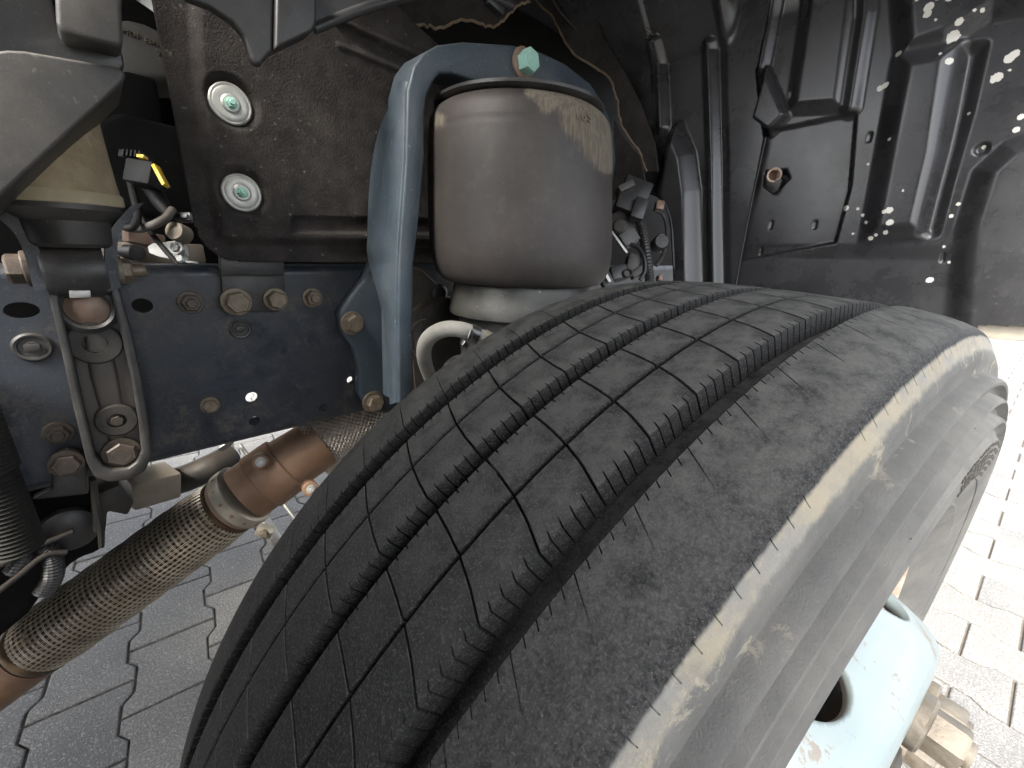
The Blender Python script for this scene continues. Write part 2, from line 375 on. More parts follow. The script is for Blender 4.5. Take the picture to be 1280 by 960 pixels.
def rubber_mat():
    """tyre rubber in the wheel's own frame: local Z is the axle, so radius and axial place pick the worn zones"""
    t = NT('tyre_rubber'); sx = t.n('ShaderNodeSeparateXYZ'); t.l(t.co.outputs['Object'], sx.inputs[0])
    r = t.math('SQRT', t.math('ADD', t.math('POWER', sx.outputs[0], 2), t.math('POWER', sx.outputs[1], 2))); a = sx.outputs[2]
    n1 = t.noise(14, 6, .65); n2 = t.noise(70, 5, .7); n3 = t.noise(900, 2, .6); n4 = t.noise(360, 4, .75)
    col = t.mix(t.ramp(n1, .3, .7), (.0125, .0123, .0120), (.0260, .0252, .0240))
    col = t.mix(t.math('MULTIPLY', t.ramp(n2, .45, .8), .45), col, (.036, .033, .029))
    col = t.mix(t.math('MULTIPLY', t.ramp(n3, .50, .68), .8), col, (.078, .074, .068))
    col = t.mix(t.math('MULTIPLY', t.ramp(t.noise(700, 1, .4), .79, .80), .6), col, (.20, .19, .165))
    col = t.mix(t.math('MULTIPLY', t.ramp(n4, .52, .36), .55), col, (.006, .006, .006))
    # chalky shoulder rib, tan scuffed chamfer, dusty sidewall
    sh = t.math('MULTIPLY', t.ramp(a, .088, .100), t.ramp(n4, .35, .75)); col = t.mix(t.math('MULTIPLY', sh, .6), col, (.065, .064, .062))
    geo = t.n('ShaderNodeNewGeometry'); sn = t.n('ShaderNodeSeparateXYZ'); t.l(geo.outputs['Normal'], sn.inputs[0])
    upd = t.math('MULTIPLY', t.ramp(sn.outputs[2], .60, 1.0), t.ramp(n2, .2, .7)); col = t.mix(t.math('MULTIPLY', upd, .75), col, (.145, .142, .126))
    aw = t.math('ADD', a, t.math('MULTIPLY', t.math('SUBTRACT', n2, .5), .0018))
    side = t.ramp(aw, .1391, .1404)
    dustc = t.mix(t.ramp(n1, .35, .7), (.100, .098, .093), (.150, .144, .131))
    col = t.mix(t.math('MULTIPLY', side, .93), col, dustc)
    rw = t.math('ADD', r, t.math('MULTIPLY', t.math('SUBTRACT', t.noise(55, 7, .75), .5), .009))
    band = t.math('MULTIPLY', side, t.math('MULTIPLY', t.ramp(rw, .4738, .4775), 1.0))
    bandc = t.mix(t.ramp(t.noise(30, 6, .7), .35, .65), (.20, .195, .18), (.285, .250, .185))
    col = t.mix(t.math('MULTIPLY', band, t.ramp(t.noise(24, 5, .7), .1, .55)), col, bandc)
    scz = t.math('MULTIPLY', t.math('MULTIPLY', side, t.ramp(r, .452, .462)), t.ramp(t.noise(45, 6, .75, dist=.6), .56, .66)); col = t.mix(t.math('MULTIPLY', scz, .7), col, (.30, .265, .20))
    t.bump(t.math('ADD', n3, t.math('MULTIPLY', n4, .7)), .4, .0012)
    ro = t.n('ShaderNodeMapRange'); t.l(n2, ro.inputs[0]); ro.inputs[3].default_value = .62; ro.inputs[4].default_value = .92
    return t.done(col, ro.outputs[0], 0, .22)
M['rubber'] = rubber_mat()
M['lettering'] = pmat('moulded_letter_rubber', (.03, .028, .026), (.05, .046, .04), 60, (.6, .8), 0, .1, 300, .1, speck=.1)

def disc_mat():
    t = NT('pale_blue_wheel_paint'); n1 = t.noise(9, 5, .6)
    col = t.mix(t.ramp(n1, .3, .7), (.165, .205, .212), (.20, .238, .242))
    ch = t.ramp(t.noise(26, 8, .72, dist=.3), .60, .64); col = t.mix(t.math('MULTIPLY', ch, .85), col, (.14, .115, .09))
    ch2 = t.ramp(t.noise(70, 3, .5), .72, .74); col = t.mix(ch2, col, (.16, .17, .18))
    t.bump(t.math('ADD', t.noise(220, 3, .6), t.math('MULTIPLY', ch, -.8)), .2, .001)
    return t.done(col, .32, 0)
M['disc'] = disc_mat()
M['rim_rust'] = pmat('rusty_rim', (.36, .21, .13), (.5, .42, .36), 30, (.5, .7), .1, .3, 300, .2, speck=.2)
M['nut'] = pmat('rusty_wheel_nut', (.075, .060, .044), (.15, .137, .115), 45, (.45, .65), .35, .4, 260, .3, (.33, .25, .15), .4, (.12, .08, .05), False)

def liner_mat():
    t = NT('arch_liner_plastic'); n1 = t.noise(7, 6, .65); n2 = t.noise(500, 3, .6); n3 = t.noise(60, 6, .7)
    col = t.mix(t.ramp(n1, .3, .7), (.020, .020, .0215), (.036, .036, .0385))
    col = t.mix(t.math('MULTIPLY', t.ramp(n3, .5, .8), .4), col, (.065, .062, .060))
    col = t.mix(t.math('MULTIPLY', t.ramp(t.noise(700, 2), .68, .75), .3), col, (.2, .19, .17))
    sp = t.attr('spot'); s2 = t.math('ADD', sp, t.math('MULTIPLY', t.math('SUBTRACT', t.noise(240, 4, .7), .5), .8))
    m = t.ramp(s2, .55, .64)
    col = t.mix(t.math('MULTIPLY', m, .95), col, (.62, .60, .54))
    sc = t.attr('scuff'); s3 = t.math('MULTIPLY', sc, t.ramp(t.noise(140, 8, .8, dist=.4), .54, .74)); col = t.mix(t.math('MULTIPLY', s3, .4), col, (.24, .23, .21))
    rr = t.n('ShaderNodeMapRange'); t.l(t.math('ADD', n1, t.math('MULTIPLY', n3, .3)), rr.inputs[0]); rr.inputs[1].default_value = .3; rr.inputs[2].default_value = .9; rr.inputs[3].default_value = .18; rr.inputs[4].default_value = .36
    ro = t.math('MAXIMUM', rr.outputs[0], t.math('MULTIPLY', m, .8))
    t.bump(t.math('ADD', n2, t.math('MULTIPLY', m, .8)), .1, .001)
    return t.done(col, ro)
M['liner'] = liner_mat()

def bellows_mat():
    t = NT('air_spring_rubber'); n1 = t.noise(9, 5, .6); n2 = t.noise(420, 3, .6); n3 = t.noise(60, 6, .7)
    mp = t.n('ShaderNodeMapping'); t.l(t.co.outputs['Object'], mp.inputs[0]); mp.inputs['Scale'].default_value = (260, 260, 14)
    st = t.noise(1.0, 4, .7, vec=mp.outputs[0])
    col = t.mix(t.ramp(n1, .3, .7), (.022, .0185, .0165), (.043, .0360, .0320))
    col = t.mix(t.math('MULTIPLY', t.ramp(n3, .5, .8), .3), col, (.095, .082, .07))
    col = t.mix(t.math('MULTIPLY', t.ramp(t.noise(600, 2, .5), .70, .76), .35), col, (.2, .18, .15))
    du = t.attr('dust'); m = t.ramp(t.math('ADD', du, t.math('ADD', t.math('MULTIPLY', t.math('SUBTRACT', st, .5), .6), t.math('MULTIPLY', t.math('SUBTRACT', n3, .5), .9))), .30, .80)
    col = t.mix(t.math('MULTIPLY', m, .8), col, t.mix(t.ramp(st, .35, .65), (.095, .080, .060), (.170, .145, .108)))
    t.bump(t.math('ADD', n2, t.math('MULTIPLY', m, .6)), .2, .0008)
    rr = t.n('ShaderNodeMapRange'); t.l(m, rr.inputs[0]); rr.inputs[3].default_value = .60; rr.inputs[4].default_value = .95
    return t.done(col, rr.outputs[0])
M['bellows'] = bellows_mat()

def paver_mat():
    t = NT('concrete_paver'); oi = t.n('ShaderNodeObjectInfo'); n1 = t.noise(14, 6, .7); n2 = t.noise(230, 3, .7)
    vo = t.n('ShaderNodeTexVoronoi'); vo.inputs['Scale'].default_value = 380; t.l(t.co.outputs['Object'], vo.inputs['Vector'])
    gp = t.n('ShaderNodeNewGeometry'); big = t.noise(2.6, 4, .6, vec=gp.outputs['Position'])
    col = t.mix(t.ramp(oi.outputs['Random'], 0, 1), (.155, .153, .150), (.285, .265, .235))
    col = t.mix(t.ramp(big, .35, .7), col, (.27, .26, .24))
    col = t.mix(t.math('MULTIPLY', t.ramp(n1, .35, .75), .5), col, (.16, .156, .15))
    col = t.mix(t.math('MULTIPLY', t.ramp(n2, .38, .66), .7), col, (.088, .086, .084))
    col = t.mix(t.math('MULTIPLY', t.ramp(vo.outputs['Color'], .74, .86), .6), col, (.42, .41, .39))
    t.bump(t.math('ADD', n2, t.math('MULTIPLY', t.noise(420, 2), .8)), 1.0, .003)
    return t.done(col, .85)
M['paver'] = paver_mat()
M['joint'] = pmat('joint_sand', (.10, .09, .075), (.14, .125, .105), 60, (.9, 1), 0, .6, 400, .2, speck=.2)

# ------------------------------------------------------------------ ground and pavers
ground = mesh('ground', [(-60, -60, -.0095), (60, -60, -.0095), (60, 60, -.0095), (-60, 60, -.0095)], [(0, 1, 2, 3)], M['joint'])
tag(ground, 'block paving of interlocking grey concrete pavers under the truck', None, None, 'structure')
def paver_mesh():
    yw = .0972; wide, waist = .0896, .0696
    side = [(wide, -yw), (wide, -.062), (waist, -.036), (waist, .036), (wide, .062), (wide, yw)]
    out = [(x, y) for x, y in side] + [(-x, -y) for x, y in side]
    bm = prism_bm([(x, y, -.05) for x, y in out], (0, 0, .05))
    top = [e for e in bm.edges if all(v.co.z > -.001 for v in e.verts)]
    bmesh.ops.bevel(bm, geom=top, offset=.0055, segments=3, affect='EDGES', profile=.6)
    bmesh.ops.recalc_face_normals(bm, faces=bm.faces)
    me = bpy.data.meshes.new('paver'); bm.to_mesh(me); bm.free(); finish(me, True, 35); me.materials.append(M['paver']); return me
pm = paver_mesh()
ANG = math.radians(-6.5); ca, sa = math.cos(ANG), math.sin(ANG); OX, OY = -.480, .990
cells = []
for i in range(-18, 60):
    for j in range(-45, 22):
        lx = i * .1640; ly = j * .2005 + (.10025 if i % 2 else 0)
        x = OX + ca * lx - sa * ly; y = OY + sa * lx + ca * ly
        cells.append((x, y, i, j))
def in_view(x, y):
    px, py, d = proj((x, y, 0)); return d > .1 and -130 < px < 1410 and 200 < py < 1100
def hidden(x, y):       # behind the tyre's own footprint in the picture
    px, py, d = proj((x, y, 0))
    return 330 < px < 1120 and py > 470 and not (px < 470 and py < 720)
vis = sorted([c for c in cells if in_view(c[0], c[1]) and not hidden(c[0], c[1])], key=lambda c: proj((c[0], c[1], 0))[2])
near = vis[:296]; nearset = set((c[2], c[3]) for c in near)
for (x, y, i, j) in near:
    o = bpy.data.objects.new('paver', pm); COL.objects.link(o); o.parent = ground
    o.location = (x + random.uniform(-.001, .001), y + random.uniform(-.001, .001), random.uniform(-.0025, .0005))
    o.rotation_euler = (random.uniform(-.006, .006), random.uniform(-.006, .006), ANG + random.uniform(-.006, .006) + (math.pi if random.random() < .5 else 0))
pv = np.array([v.co[:] for v in pm.vertices]); pf = [tuple(p.vertices) for p in pm.polygons]
rest = G()
V_, F_ = [], []
for (x, y, i, j) in cells:
    if (i, j) in nearset: continue
    a = ANG + random.uniform(-.006, .006); c_, s_ = math.cos(a), math.sin(a); b = len(V_)
    dz = random.uniform(-.0025, .0005)
    V_ += [(x + c_ * p[0] - s_ * p[1], y + s_ * p[0] + c_ * p[1], p[2] + dz) for p in pv]; F_ += [tuple(k + b for k in f) for f in pf]
me = bpy.data.meshes.new('paver_field'); me.from_pydata(V_, [], F_); me.update(); finish(me, True, 35)
o = add('paver_field', me, M['paver'], ground); o['kind'] = 'stuff'

# ------------------------------------------------------------------ wheel
NW = np.array([-0.15918, -0.98683, -0.02868]); NW /= np.linalg.norm(NW)
E1 = -np.cross(NW, [0, 0, 1.]); E1 /= np.linalg.norm(E1); E2 = np.cross(NW, E1)
if E2[2] < 0: E1, E2 = -E1, -E2
WM = Matrix(((E1[0], E2[0], NW[0], 0), (E1[1], E2[1], NW[1], 0), (E1[2], E2[2], NW[2], .492), (0, 0, 0, 1)))
wheel = thing('truck_wheel', 'large worn black truck tyre on a pale blue steel wheel, filling the foreground', 'wheel')
wheel.matrix_world = WM
def pol(r, th, a):      # th in degrees, as seen from the front of the tread
    t = math.radians(180 - th); return (r * math.cos(t), r * math.sin(t), a)
PITCH = 360 / 81; TH0 = 44.53
def crown(a): return .5 - .0015 * (a / .08) ** 2
KA = [-.140, -.079, -.0705, -.052, -.035, -.018, 0.0, .010, .026, .043, .060, .077]; KT = [5.9, 3.95, 3.70, 3.0, 2.45, 2.1, 1.88, 1.86, 1.66, 1.33, .80, .0]
def sipe(a): return float(np.interp(a, KA, KT))
MSN = 5
def block_mesh(name, a0, a1, n0, n1, floor=.4850):
    b0 = .0022 if n0 else .0003; b1 = .0022 if n1 else .0003
    """one tread block between two sipes; n0 / n1 = depth of the edge slits on its two long sides"""
    w = .012; ss = [.0185, .026]
    for j in range(MSN):
        if j: ss += [j / MSN - w * 1.05, j / MSN - w * .95, j / MSN + w * .95, j / MSN + w * 1.05]
        ss += [(j + .35) / MSN, (j + .65) / MSN]
    ss += [.974, .9815]; ss = sorted(ss)
    def innotch(s): return any(abs(s - j / MSN) < w for j in range(1, MSN))
    V = []; m = None
    for s in ss:
        k = innotch(s); e0 = a0 + (n0 if k else 0); e1 = a1 - (n1 if k else 0)
        inner = np.linspace(a0 + max(n0, .002) + .001, a1 - max(n1, .002) - .001, 6)
        prof = [(e0 - b0 if not k else e0, floor), (e0, crown(e0) - .0009), (e0 + .0008, crown(e0) - .0001)] + [(a, crown(a)) for a in inner] + [(e1 - .0008, crown(e1) - .0001), (e1, crown(e1) - .0009), (e1 + b1 if not k else e1, floor)]
        drop = .0003 if s in (ss[0], ss[-1]) else 0
        m = len(prof)
        for (a, r) in prof: V.append(pol(r - (drop if r > floor + .001 else 0), TH0 + sipe(min(max(a, a0), a1)) + (s - 1) * PITCH, a))
    n = len(ss); Fc = [(i * m + j, i * m + j + 1, (i + 1) * m + j + 1, (i + 1) * m + j) for i in range(n - 1) for j in range(m - 1)]
    Fc += [tuple(range(m))[::-1], tuple(range((n - 1) * m, n * m))]
    bm = bmesh.new(); vv = [bm.verts.new(p) for p in V]
    for q in Fc: bm.faces.new([vv[i] for i in q])
    bmesh.ops.recalc_face_normals(bm, faces=bm.faces)
    me = bpy.data.meshes.new(name); bm.to_mesh(me); bm.free(); finish(me, True, 32); me.materials.append(M['rubber']); return me

def tyre_mesh():
    """carcass, groove floors and the two shoulder ribs with their slits, turned about the axle"""
    R = [  # axial, radius, zone
        (.0765, .4832, ''), (.0930, .4832, ''), (.0945, .4977, 'lip'), (.0953, .49835, 'lip'), (.0985, .4981, 'lip'), (.0990, .49805, 'sp'), (.105, .4972, 'sp'), (.112, .4961, 'sp'), (.120, .4946, ''), (.127, .4928, ''), (.133, .4906, ''), (.1365, .4884, ''), (.1385, .4864, ''), (.1390, .4858, 'en'), (.1403, .4835, 'en'),
        (.1412, .4820, 'en'), (.1420, .4806, ''), (.1440, .4770, ''), (.1458, .4735, ''), (.1466, .4708, ''), (.1467, .4690, ''), (.1466, .4660, ''), (.1466, .4620, ''), (.1474, .4592, ''), (.1520, .4578, ''), (.1562, .4566, ''), (.1580, .4548, ''), (.1578, .4525, ''), (.1548, .4500, ''), (.1536, .4475, ''), (.1540, .4450, ''), (.1590, .4436, ''), (.1620, .4420, ''), (.1627, .4400, ''), (.1600, .4370, ''), (.1580, .4340, ''), (.1584, .4305, ''), (.1630, .4288, ''), (.1658, .4270, ''), (.1662, .4248, ''), (.1634, .4212, ''), (.1624, .4175, ''), (.1645, .4135, ''), (.1672, .4110, ''), (.1676, .4030, ''), (.1672, .3920, ''), (.1658, .3790, ''), (.1648, .3750, ''), (.1640, .3745, ''), (.1625, .3650, ''), (.1590, .3500, ''), (.1585, .3480, ''), (.1592, .3460, ''), (.1550, .3350, ''), (.1500, .3250, ''), (.1470, .3200, ''), (.1475, .3180, ''), (.1430, .3090, ''), (.1380, .3000, ''), (.1330, .2930, ''), (.118, .287, '')]
    L = [(-.0785, .4865, ''), (-.0790, .4968, 'lip'), (-.0798, .49755, 'lip'), (-.0825, .4975, 'lip'), (-.0832, .4974, 'sp'), (-.095, .4962, 'sp'), (-.108, .4946, 'sp'), (-.118, .4925, 'sp'), (-.126, .4895, 'en'), (-.131, .4862, 'en'), (-.134, .483, ''), (-.141, .470, ''), (-.150, .450, ''), (-.160, .42, ''), (-.164, .39, ''), (-.160, .36, ''), (-.150, .325, ''), (-.138, .300, ''), (-.118, .287, '')]
    floor = [(-.0775, .4855, ''), (-.063, .4855, ''), (-.060, .4855, ''), (-.040, .486, ''), (-.036, .487, ''), (-.034, .487, ''), (-.006, .4860, ''), (-.003, .4845, ''), (.0105, .4845, ''), (.014, .486, ''), (.041, .4875, ''), (.0455, .4875, ''), (.07, .4860, '')]
    prof = L[::-1] + floor + R; m = len(prof)
    ss = []
    w = .010
    for j in range(MSN): ss += [j / MSN - w, j / MSN - w * .9, j / MSN + w * .9, j / MSN + w, (j + .35) / MSN, (j + .65) / MSN]
    for j in range(3): c = (j + .5) / 3; ss += [c - .008, c - .006, c + .006, c + .008]
    ss = sorted(ss)
    def shear(a):
        if a > .09: return float(np.interp(a, [.0945, .127, .14], [0, -2.1, -2.4])) + .95 * 0
        if a < -.07: return float(np.interp(a, [-.14, -.079], [5.9, 3.95]))
        return 0.0
    V = []; cols = 81 * len(ss)
    for k in range(81):
        rk = random.random()
        for s in ss:
            j5 = min(abs(s - j / MSN) for j in range(MSN + 1)); main = abs(s) < w * .95
            slit = j5 < w * .95; nick = min(abs(s - (j + .5) / 3) for j in range(3)) < .0065 and (k * 7 % 5) > 0
            for (a, r, z) in prof:
                if z == 'lip' and slit: r = r - .0075
                if z == 'sp' and main: r = r - .0024 * max(.05, 1 - (abs(a) - .085) / .03)
                if z == 'en' and nick: r = r - .0016
                V.append(pol(r, TH0 + shear(a) + (.55 if a > .09 else 0) + (k + s) * PITCH, a))
    V = np.array(V); Fc = []
    idx = np.arange(cols * m).reshape(cols, m); nx = np.roll(idx, -1, 0)
    fa = np.stack([idx[:, :-1], idx[:, 1:], nx[:, 1:], nx[:, :-1]], -1).reshape(-1, 4)
    me = bpy.data.meshes.new('tyre'); me.from_pydata([tuple(p) for p in V], [], [tuple(int(i) for i in q) for q in fa]); me.update()
    bm = bmesh.new(); bm.from_mesh(me); bmesh.ops.recalc_face_normals(bm, faces=bm.faces)
    bm.to_mesh(me); bm.free(); finish(me, True, 40); return me
tyre = add('tyre', tyre_mesh(), M['rubber'], wheel); tyre['label'] = 'worn black tyre with ribbed tread and dusty sidewall'
bms = [block_mesh('tread_block', -.0615, -.0361, .0028, 0), block_mesh('tread_block', -.0341, -.0025, 0, .0030), block_mesh('tread_block', .0102, .0420, .0028, 0), block_mesh('tread_block', .0446, .0770, 0, .0042)]
NB = 74
for k in range(NB):
    kk = k - 18
    for me in bms:
        o = bpy.data.objects.new('tread_block', me); COL.objects.link(o); o.parent = tyre
        o.rotation_euler = (0, 0, -math.radians(kk * PITCH))
g = G()
for k in range(NB, 81):
    kk = k - 18; Rz = Matrix.Rotation(-math.radians(kk * PITCH), 3, 'Z')
    for me in bms: g.put([(Rz @ v.co)[:] for v in me.vertices], [tuple(p.vertices) for p in me.polygons])
o = g.build('tread_block_row', M['rubber'], None, 32); o.parent = tyre; o['kind'] = 'stuff'
# stones and rubber stubble on the sidewall
g = G()
def sw_pt(th, r, a): return np.array(pol(r, th, a))
SWP = [(.4665, .1482), (.4555, .1563), (.4430, .1603), (.4280, .1642), (.4110, .1672), (.4030, .1676), (.392, .1672), (.379, .1658), (.365, .1625), (.35, .159), (.335, .155), (.31, .1432)]
def sw_a(r): rr = [p[0] for p in SWP][::-1]; return float(np.interp(r, rr, [p[1] for p in SWP][::-1]))
for r0, st, en, sz in [(.4085, 84, 112, .0036), (.4025, 85, 112, .0028), (.3970, 86, 112, .0028), (.3915, 87, 112, .0028), (.3860, 88, 112, .0028), (.3805, 90, 112, .0028), (.345, 126, 152, .006)]:
    th = st
    while th < en:
        wd = random.uniform(.5, 1.0) * sz / r0 * 57.3
        if random.random() < .86:
            for kx in range(random.choice((1, 2, 2, 3))):
                rr = r0 + random.uniform(-.3, .3) * sz; c = sw_pt(th + random.uniform(0, wd * .6), rr, sw_a(rr)); n_ = (0, 0, 1)
                g.box(c, (random.choice((.0007, .0022)), random.choice((.0007, .0022)), .0012), Euler((0, 0, math.radians(180 - th))))
        th += wd * 1.35
o = g.build('sidewall_lettering', M['lettering'], None, 30); o.parent = tyre
g = G()
for th, r in [(60, .4405), (71, .4265), (85, .4405), (97, .4265), (106, .415)]:
    c = sw_pt(th, r, sw_a(r) - .001); dirv = np.array([random.uniform(-.5, .5), random.uniform(-.5, .5), 1.]); dirv /= np.linalg.norm(dirv)
    g.tube([c, c + dirv * random.uniform(.002, .0035)], [.0005, .0003], 6)
o = g.build('moulding_hairs', M['lettering'], None); o.parent = tyre; o['kind'] = 'stuff'
# rim, disc, nuts (local wheel frame)
g = G().lathe([(.287, .112), (.291, .130), (.297, .1385), (.302, .1420), (.304, .1405), (.301, .1360), (.296, .126), (.283, .118), (.279, .10), (.272, .085), (.262, .06), (.25, .02), (.25, -.05), (.275, -.1), (.30, -.125)], (0, 0, 0), (0, 0, 1), 96)
rim = g.build('rim', M['rim_rust'], None); rim.parent = wheel; rim['label'] = 'rusty edged pale rim flange'
def disc():
    prof = [(.268, .070), (.262, .090), (.252, .118), (.2445, .142), (.2385, .160), (.2320, .176), (.2260, .1850), (.2180, .1915), (.2080, .1948), (.198, .1958), (.160, .1958), (.142, .1955), (.1405, .190), (.1405, .170)]
    n = 720; m = len(prof); holes = [(18 + 36 * k) for k in range(10)]
    # refine the profile where the hand holes sit
    P = []
    for i in range(m - 1):
        k = 13 if 1 <= i <= 4 else 3
        for t in np.linspace(0, 1, k, endpoint=False): P.append(tuple(np.array(prof[i]) * (1 - t) + np.array(prof[i + 1]) * t))
    P.append(prof[-1]); P = np.array(P); m = len(P); d = np.concatenate([[0], np.cumsum(np.hypot(*np.diff(P, axis=0).T))])
    dc = np.interp(.140, P[:, 1][:int(m * .6)], d[:int(m * .6)]); HR = .0290
    V = []; IN = np.zeros((n, m), bool); SN = np.zeros((n, m), bool)
    for k in range(n):
        ang = k * 360 / n
        s0 = min((((180 - ang) - 72.5 - 36 * h + 180) % 360 - 180 for h in range(10)), key=abs) * math.pi / 180 * .24
        for i in range(m):
            s, q = s0, d[i] - dc; e = math.hypot(s, q)
            if e < HR + .0016 and e > HR - .0030: s, q = s * HR / e, q * HR / e; SN[k, i] = True
            elif e <= HR - .0030: IN[k, i] = True
            r = np.interp(dc + q, d, P[:, 0]); a = np.interp(dc + q, d, P[:, 1]); t = math.radians(ang) - (s - s0) / .24
            V.append((r * math.cos(t), r * math.sin(t), a))
    Fc = []
    for k in range(n):
        k2 = (k + 1) % n
        for i in range(m - 1):
            if IN[k, i] or IN[k2, i] or IN[k, i + 1] or IN[k2, i + 1] or (SN[k, i] and SN[k2, i] and SN[k, i + 1] and SN[k2, i + 1]): continue
            Fc.append((k * m + i, k2 * m + i, k2 * m + i + 1, k * m + i + 1))
    o = mesh('disc', V, Fc, M['disc'], None, True, 40); o.parent = wheel
    md = o.modifiers.new('thickness', 'SOLIDIFY'); md.thickness = .011; md.offset = -1
    return o
dsc = disc(); dsc['label'] = 'pale blue chipped wheel disc with round hand holes'
g = G().lathe([(.139, .150), (.139, .186), (.134, .190), (.120, .191), (.118, .200), (.108, .204), (.05, .206), (.0001, .206)], (0, 0, 0), (0, 0, 1), 64)
hub = g.build('hub', M['cast_dark'], None); hub.parent = wheel
def nut(th):
    c = np.array(pol(.1675, th, .1958)); g = G()
    g.lathe([(.0245, 0), (.0250, .003), (.0250, .0075), (.0235, .0095), (.018, .0105)], c, (0, 0, 1), 36)
    V = []; sp = math.radians(180 - th) + .35
    for (rr, h) in ((.0190, .009), (.0190, .0285), (.0172, .0315)):
        for k in range(6): a = sp + math.pi / 3 * k; V.append(c + np.array([rr * math.cos(a), rr * math.sin(a), h]))
    g.put(V, [(j * 6 + k, j * 6 + (k + 1) % 6, (j + 1) * 6 + (k + 1) % 6, (j + 1) * 6 + k) for j in range(2) for k in range(6)] + [tuple(range(12, 18))])
    g.lathe([(.0112, .028), (.0112, .034), (.010, .036), (.0001, .036)], c, (0, 0, 1), 18)
    o = g.build('wheel_nut', M['nut'], None, 28); o.parent = wheel
for k in range(10): nut(103 + 36 * k)

# ------------------------------------------------------------------ frame rail
YR = .56; ZB, ZT = .7205, .9815; BR = .012; WT = .008
rail = thing('frame_rail', 'dark blue-black steel frame rail with bolts and round holes behind the tyre', 'chassis rail', (-.35, YR, ZB))
def RL(px, py, y=YR): return PY(px, py, y)
x0, x1 = -1.15, 1.15
holes = []
for (px, py, r, st) in [(178, 382, .0090, 1.15), (315, 497, .0085, 1), (319, 527, .0085, 1), (404, 510, .0072, 1), (438, 475, .0062, 1), (27, 388, .0090, 1.5)]:
    holes.append(circle3(RL(px, py), (0, -1, 0), r, 22, st, (1, 0, 0)))
prism('web', [(x0, YR, ZB + BR), (x1, YR, ZB + BR), (x1, YR, ZT - BR), (x0, YR, ZT - BR)], (0, WT, 0), M['rail'], rail, 0, 2, holes, 25)
def rail_flange(zc, s):
    prof = []
    for k in range(7):
        a = math.pi / 2 * k / 6; prof.append((YR + BR - BR * math.cos(a), zc + s * (BR * math.sin(a))))
    prof.append((YR + .078, prof[-1][1]))
    inner = [(YR + .078, zc + s * (BR - WT)), (YR + BR, zc + s * (BR - WT)), (YR + WT, zc)]
    sec = prof + inner; m = len(sec)
    g = G().put([(x, y, z) for x in (x0, x1) for (y, z) in sec], [(i, (i + 1) % m, m + (i + 1) % m, m + i) for i in range(m)] + [tuple(range(m)), tuple(range(m, 2 * m))])
    return g.build('flange', M['rail'], rail, 30)
rail_flange(ZT - BR, 1); rail_flange(ZB + BR, -1)
OUT = (0, -1, 0)
for (px, py, af, h, mt, stub, yy) in [(238, 378, .020, .012, 'bolt_dark', .005, YR), (295, 377, .026, .017, 'bolt', 0, .5505), (344, 374, .0225, .016, 'bolt', 0, .5505), (390, 372, .021, .013, 'bolt', .006, YR), (262, 506, .0165, .010, 'bolt', 0, YR), (73, 541, .019, .012, 'bolt_dark', .004, YR)]:
    hexbolt('bolt', RL(px, py, yy), OUT, af, h, M[mt], rail, 1.28, .003, stub)
for (px, py, r) in [(300, 411, .0145), (41, 434, .0165)]:
    c = RL(px, py)
    G().lathe([(r, 0), (r, .002), (r * .86, .0035), (r * .72, .0030), (r * .66, .0012), (r * .4, .001), (r * .38, .004), (.0001, .0042)], c, OUT, 32).box(c + np.array([0, -.0045, 0]), (r * .75, .002, r * .5), None, .0006).build('plug', M['black_metal'], rail)
# wear where something rubbed the lower edge
prism('scratched_patch', [RL(*p, YR - .0004) for p in [(272, 562), (285, 553), (293, 552), (288, 558), (278, 564)]], (0, -.0004, 0), M['engine'], rail)

# ------------------------------------------------------------------ shock absorber mount bracket on the rail, left
mount = thing('mount_bracket', 'tall pressed steel channel bracket bolted upright on the left of the rail', 'bracket', PY(120, 600, .54))
outer = [(58, 352), (64, 385), (77, 440), (93, 515), (108, 578), (118, 597), (137, 603), (164, 600), (182, 589), (190, 570), (187, 535), (178, 475), (166, 418), (155, 380), (146, 352)]
inner = [(70, 352), (76, 383), (89, 438), (105, 511), (119, 570), (129, 583), (141, 588), (160, 586), (171, 578), (177, 564), (174, 533), (165, 477), (153, 423), (143, 385), (134, 352)]
YF = .510
po = [PY(*p, YF) for p in outer]; pi_ = [PY(*p, YF) for p in inner]
prism('rim', po + pi_[::-1], (0, .046, 0), M['black_metal'], mount, .0025, 3)
prism('floor', [p + np.array([0, .020, 0]) for p in pi_], (0, .012, 0), M['mount_floor'], mount, 0)
tong = [PY(*p, YF + .015) for p in [(98, 385), (128, 380), (148, 470), (160, 545), (138, 560), (112, 470)]]
prism('tongue', tong, (0, .010, 0), M['mount_floor'], mount, .004, 3)
c = PY(109, 385, YF + .014)
G().lathe([(.027, .0), (.027, -.008), (.022, -.011), (.019, -.009), (.0185, .006)], c, (0, 1, 0), 36).build('bush_ring', M['black_metal'], mount)
G().lathe([(.0185, -.002), (.013, -.004), (.009, -.007), (.0001, -.0075)], c, (0, 1, 0), 28).build('bolt_cap', M['brown_part'], mount)
for (px, py, r, hr) in [(119, 429, .024, .011), (146, 525, .020, .009)]:
    c = PY(px, py, YF + .012)
    G().lathe([(r, .006), (r, -.001), (r - .002, -.003), (hr, -.003), (hr, .008)], c, (0, 1, 0), 32).build('boss', M['cast_dark'], mount)
hexbolt('bolt', PY(146, 525, YF + .014), OUT, .011, .005, M['bolt_dark'], mount, 0)
hexbolt('bolt', PY(152, 565, YF + .015), OUT, .026, .011, M['bolt_dark'], mount, 1.25, .003)
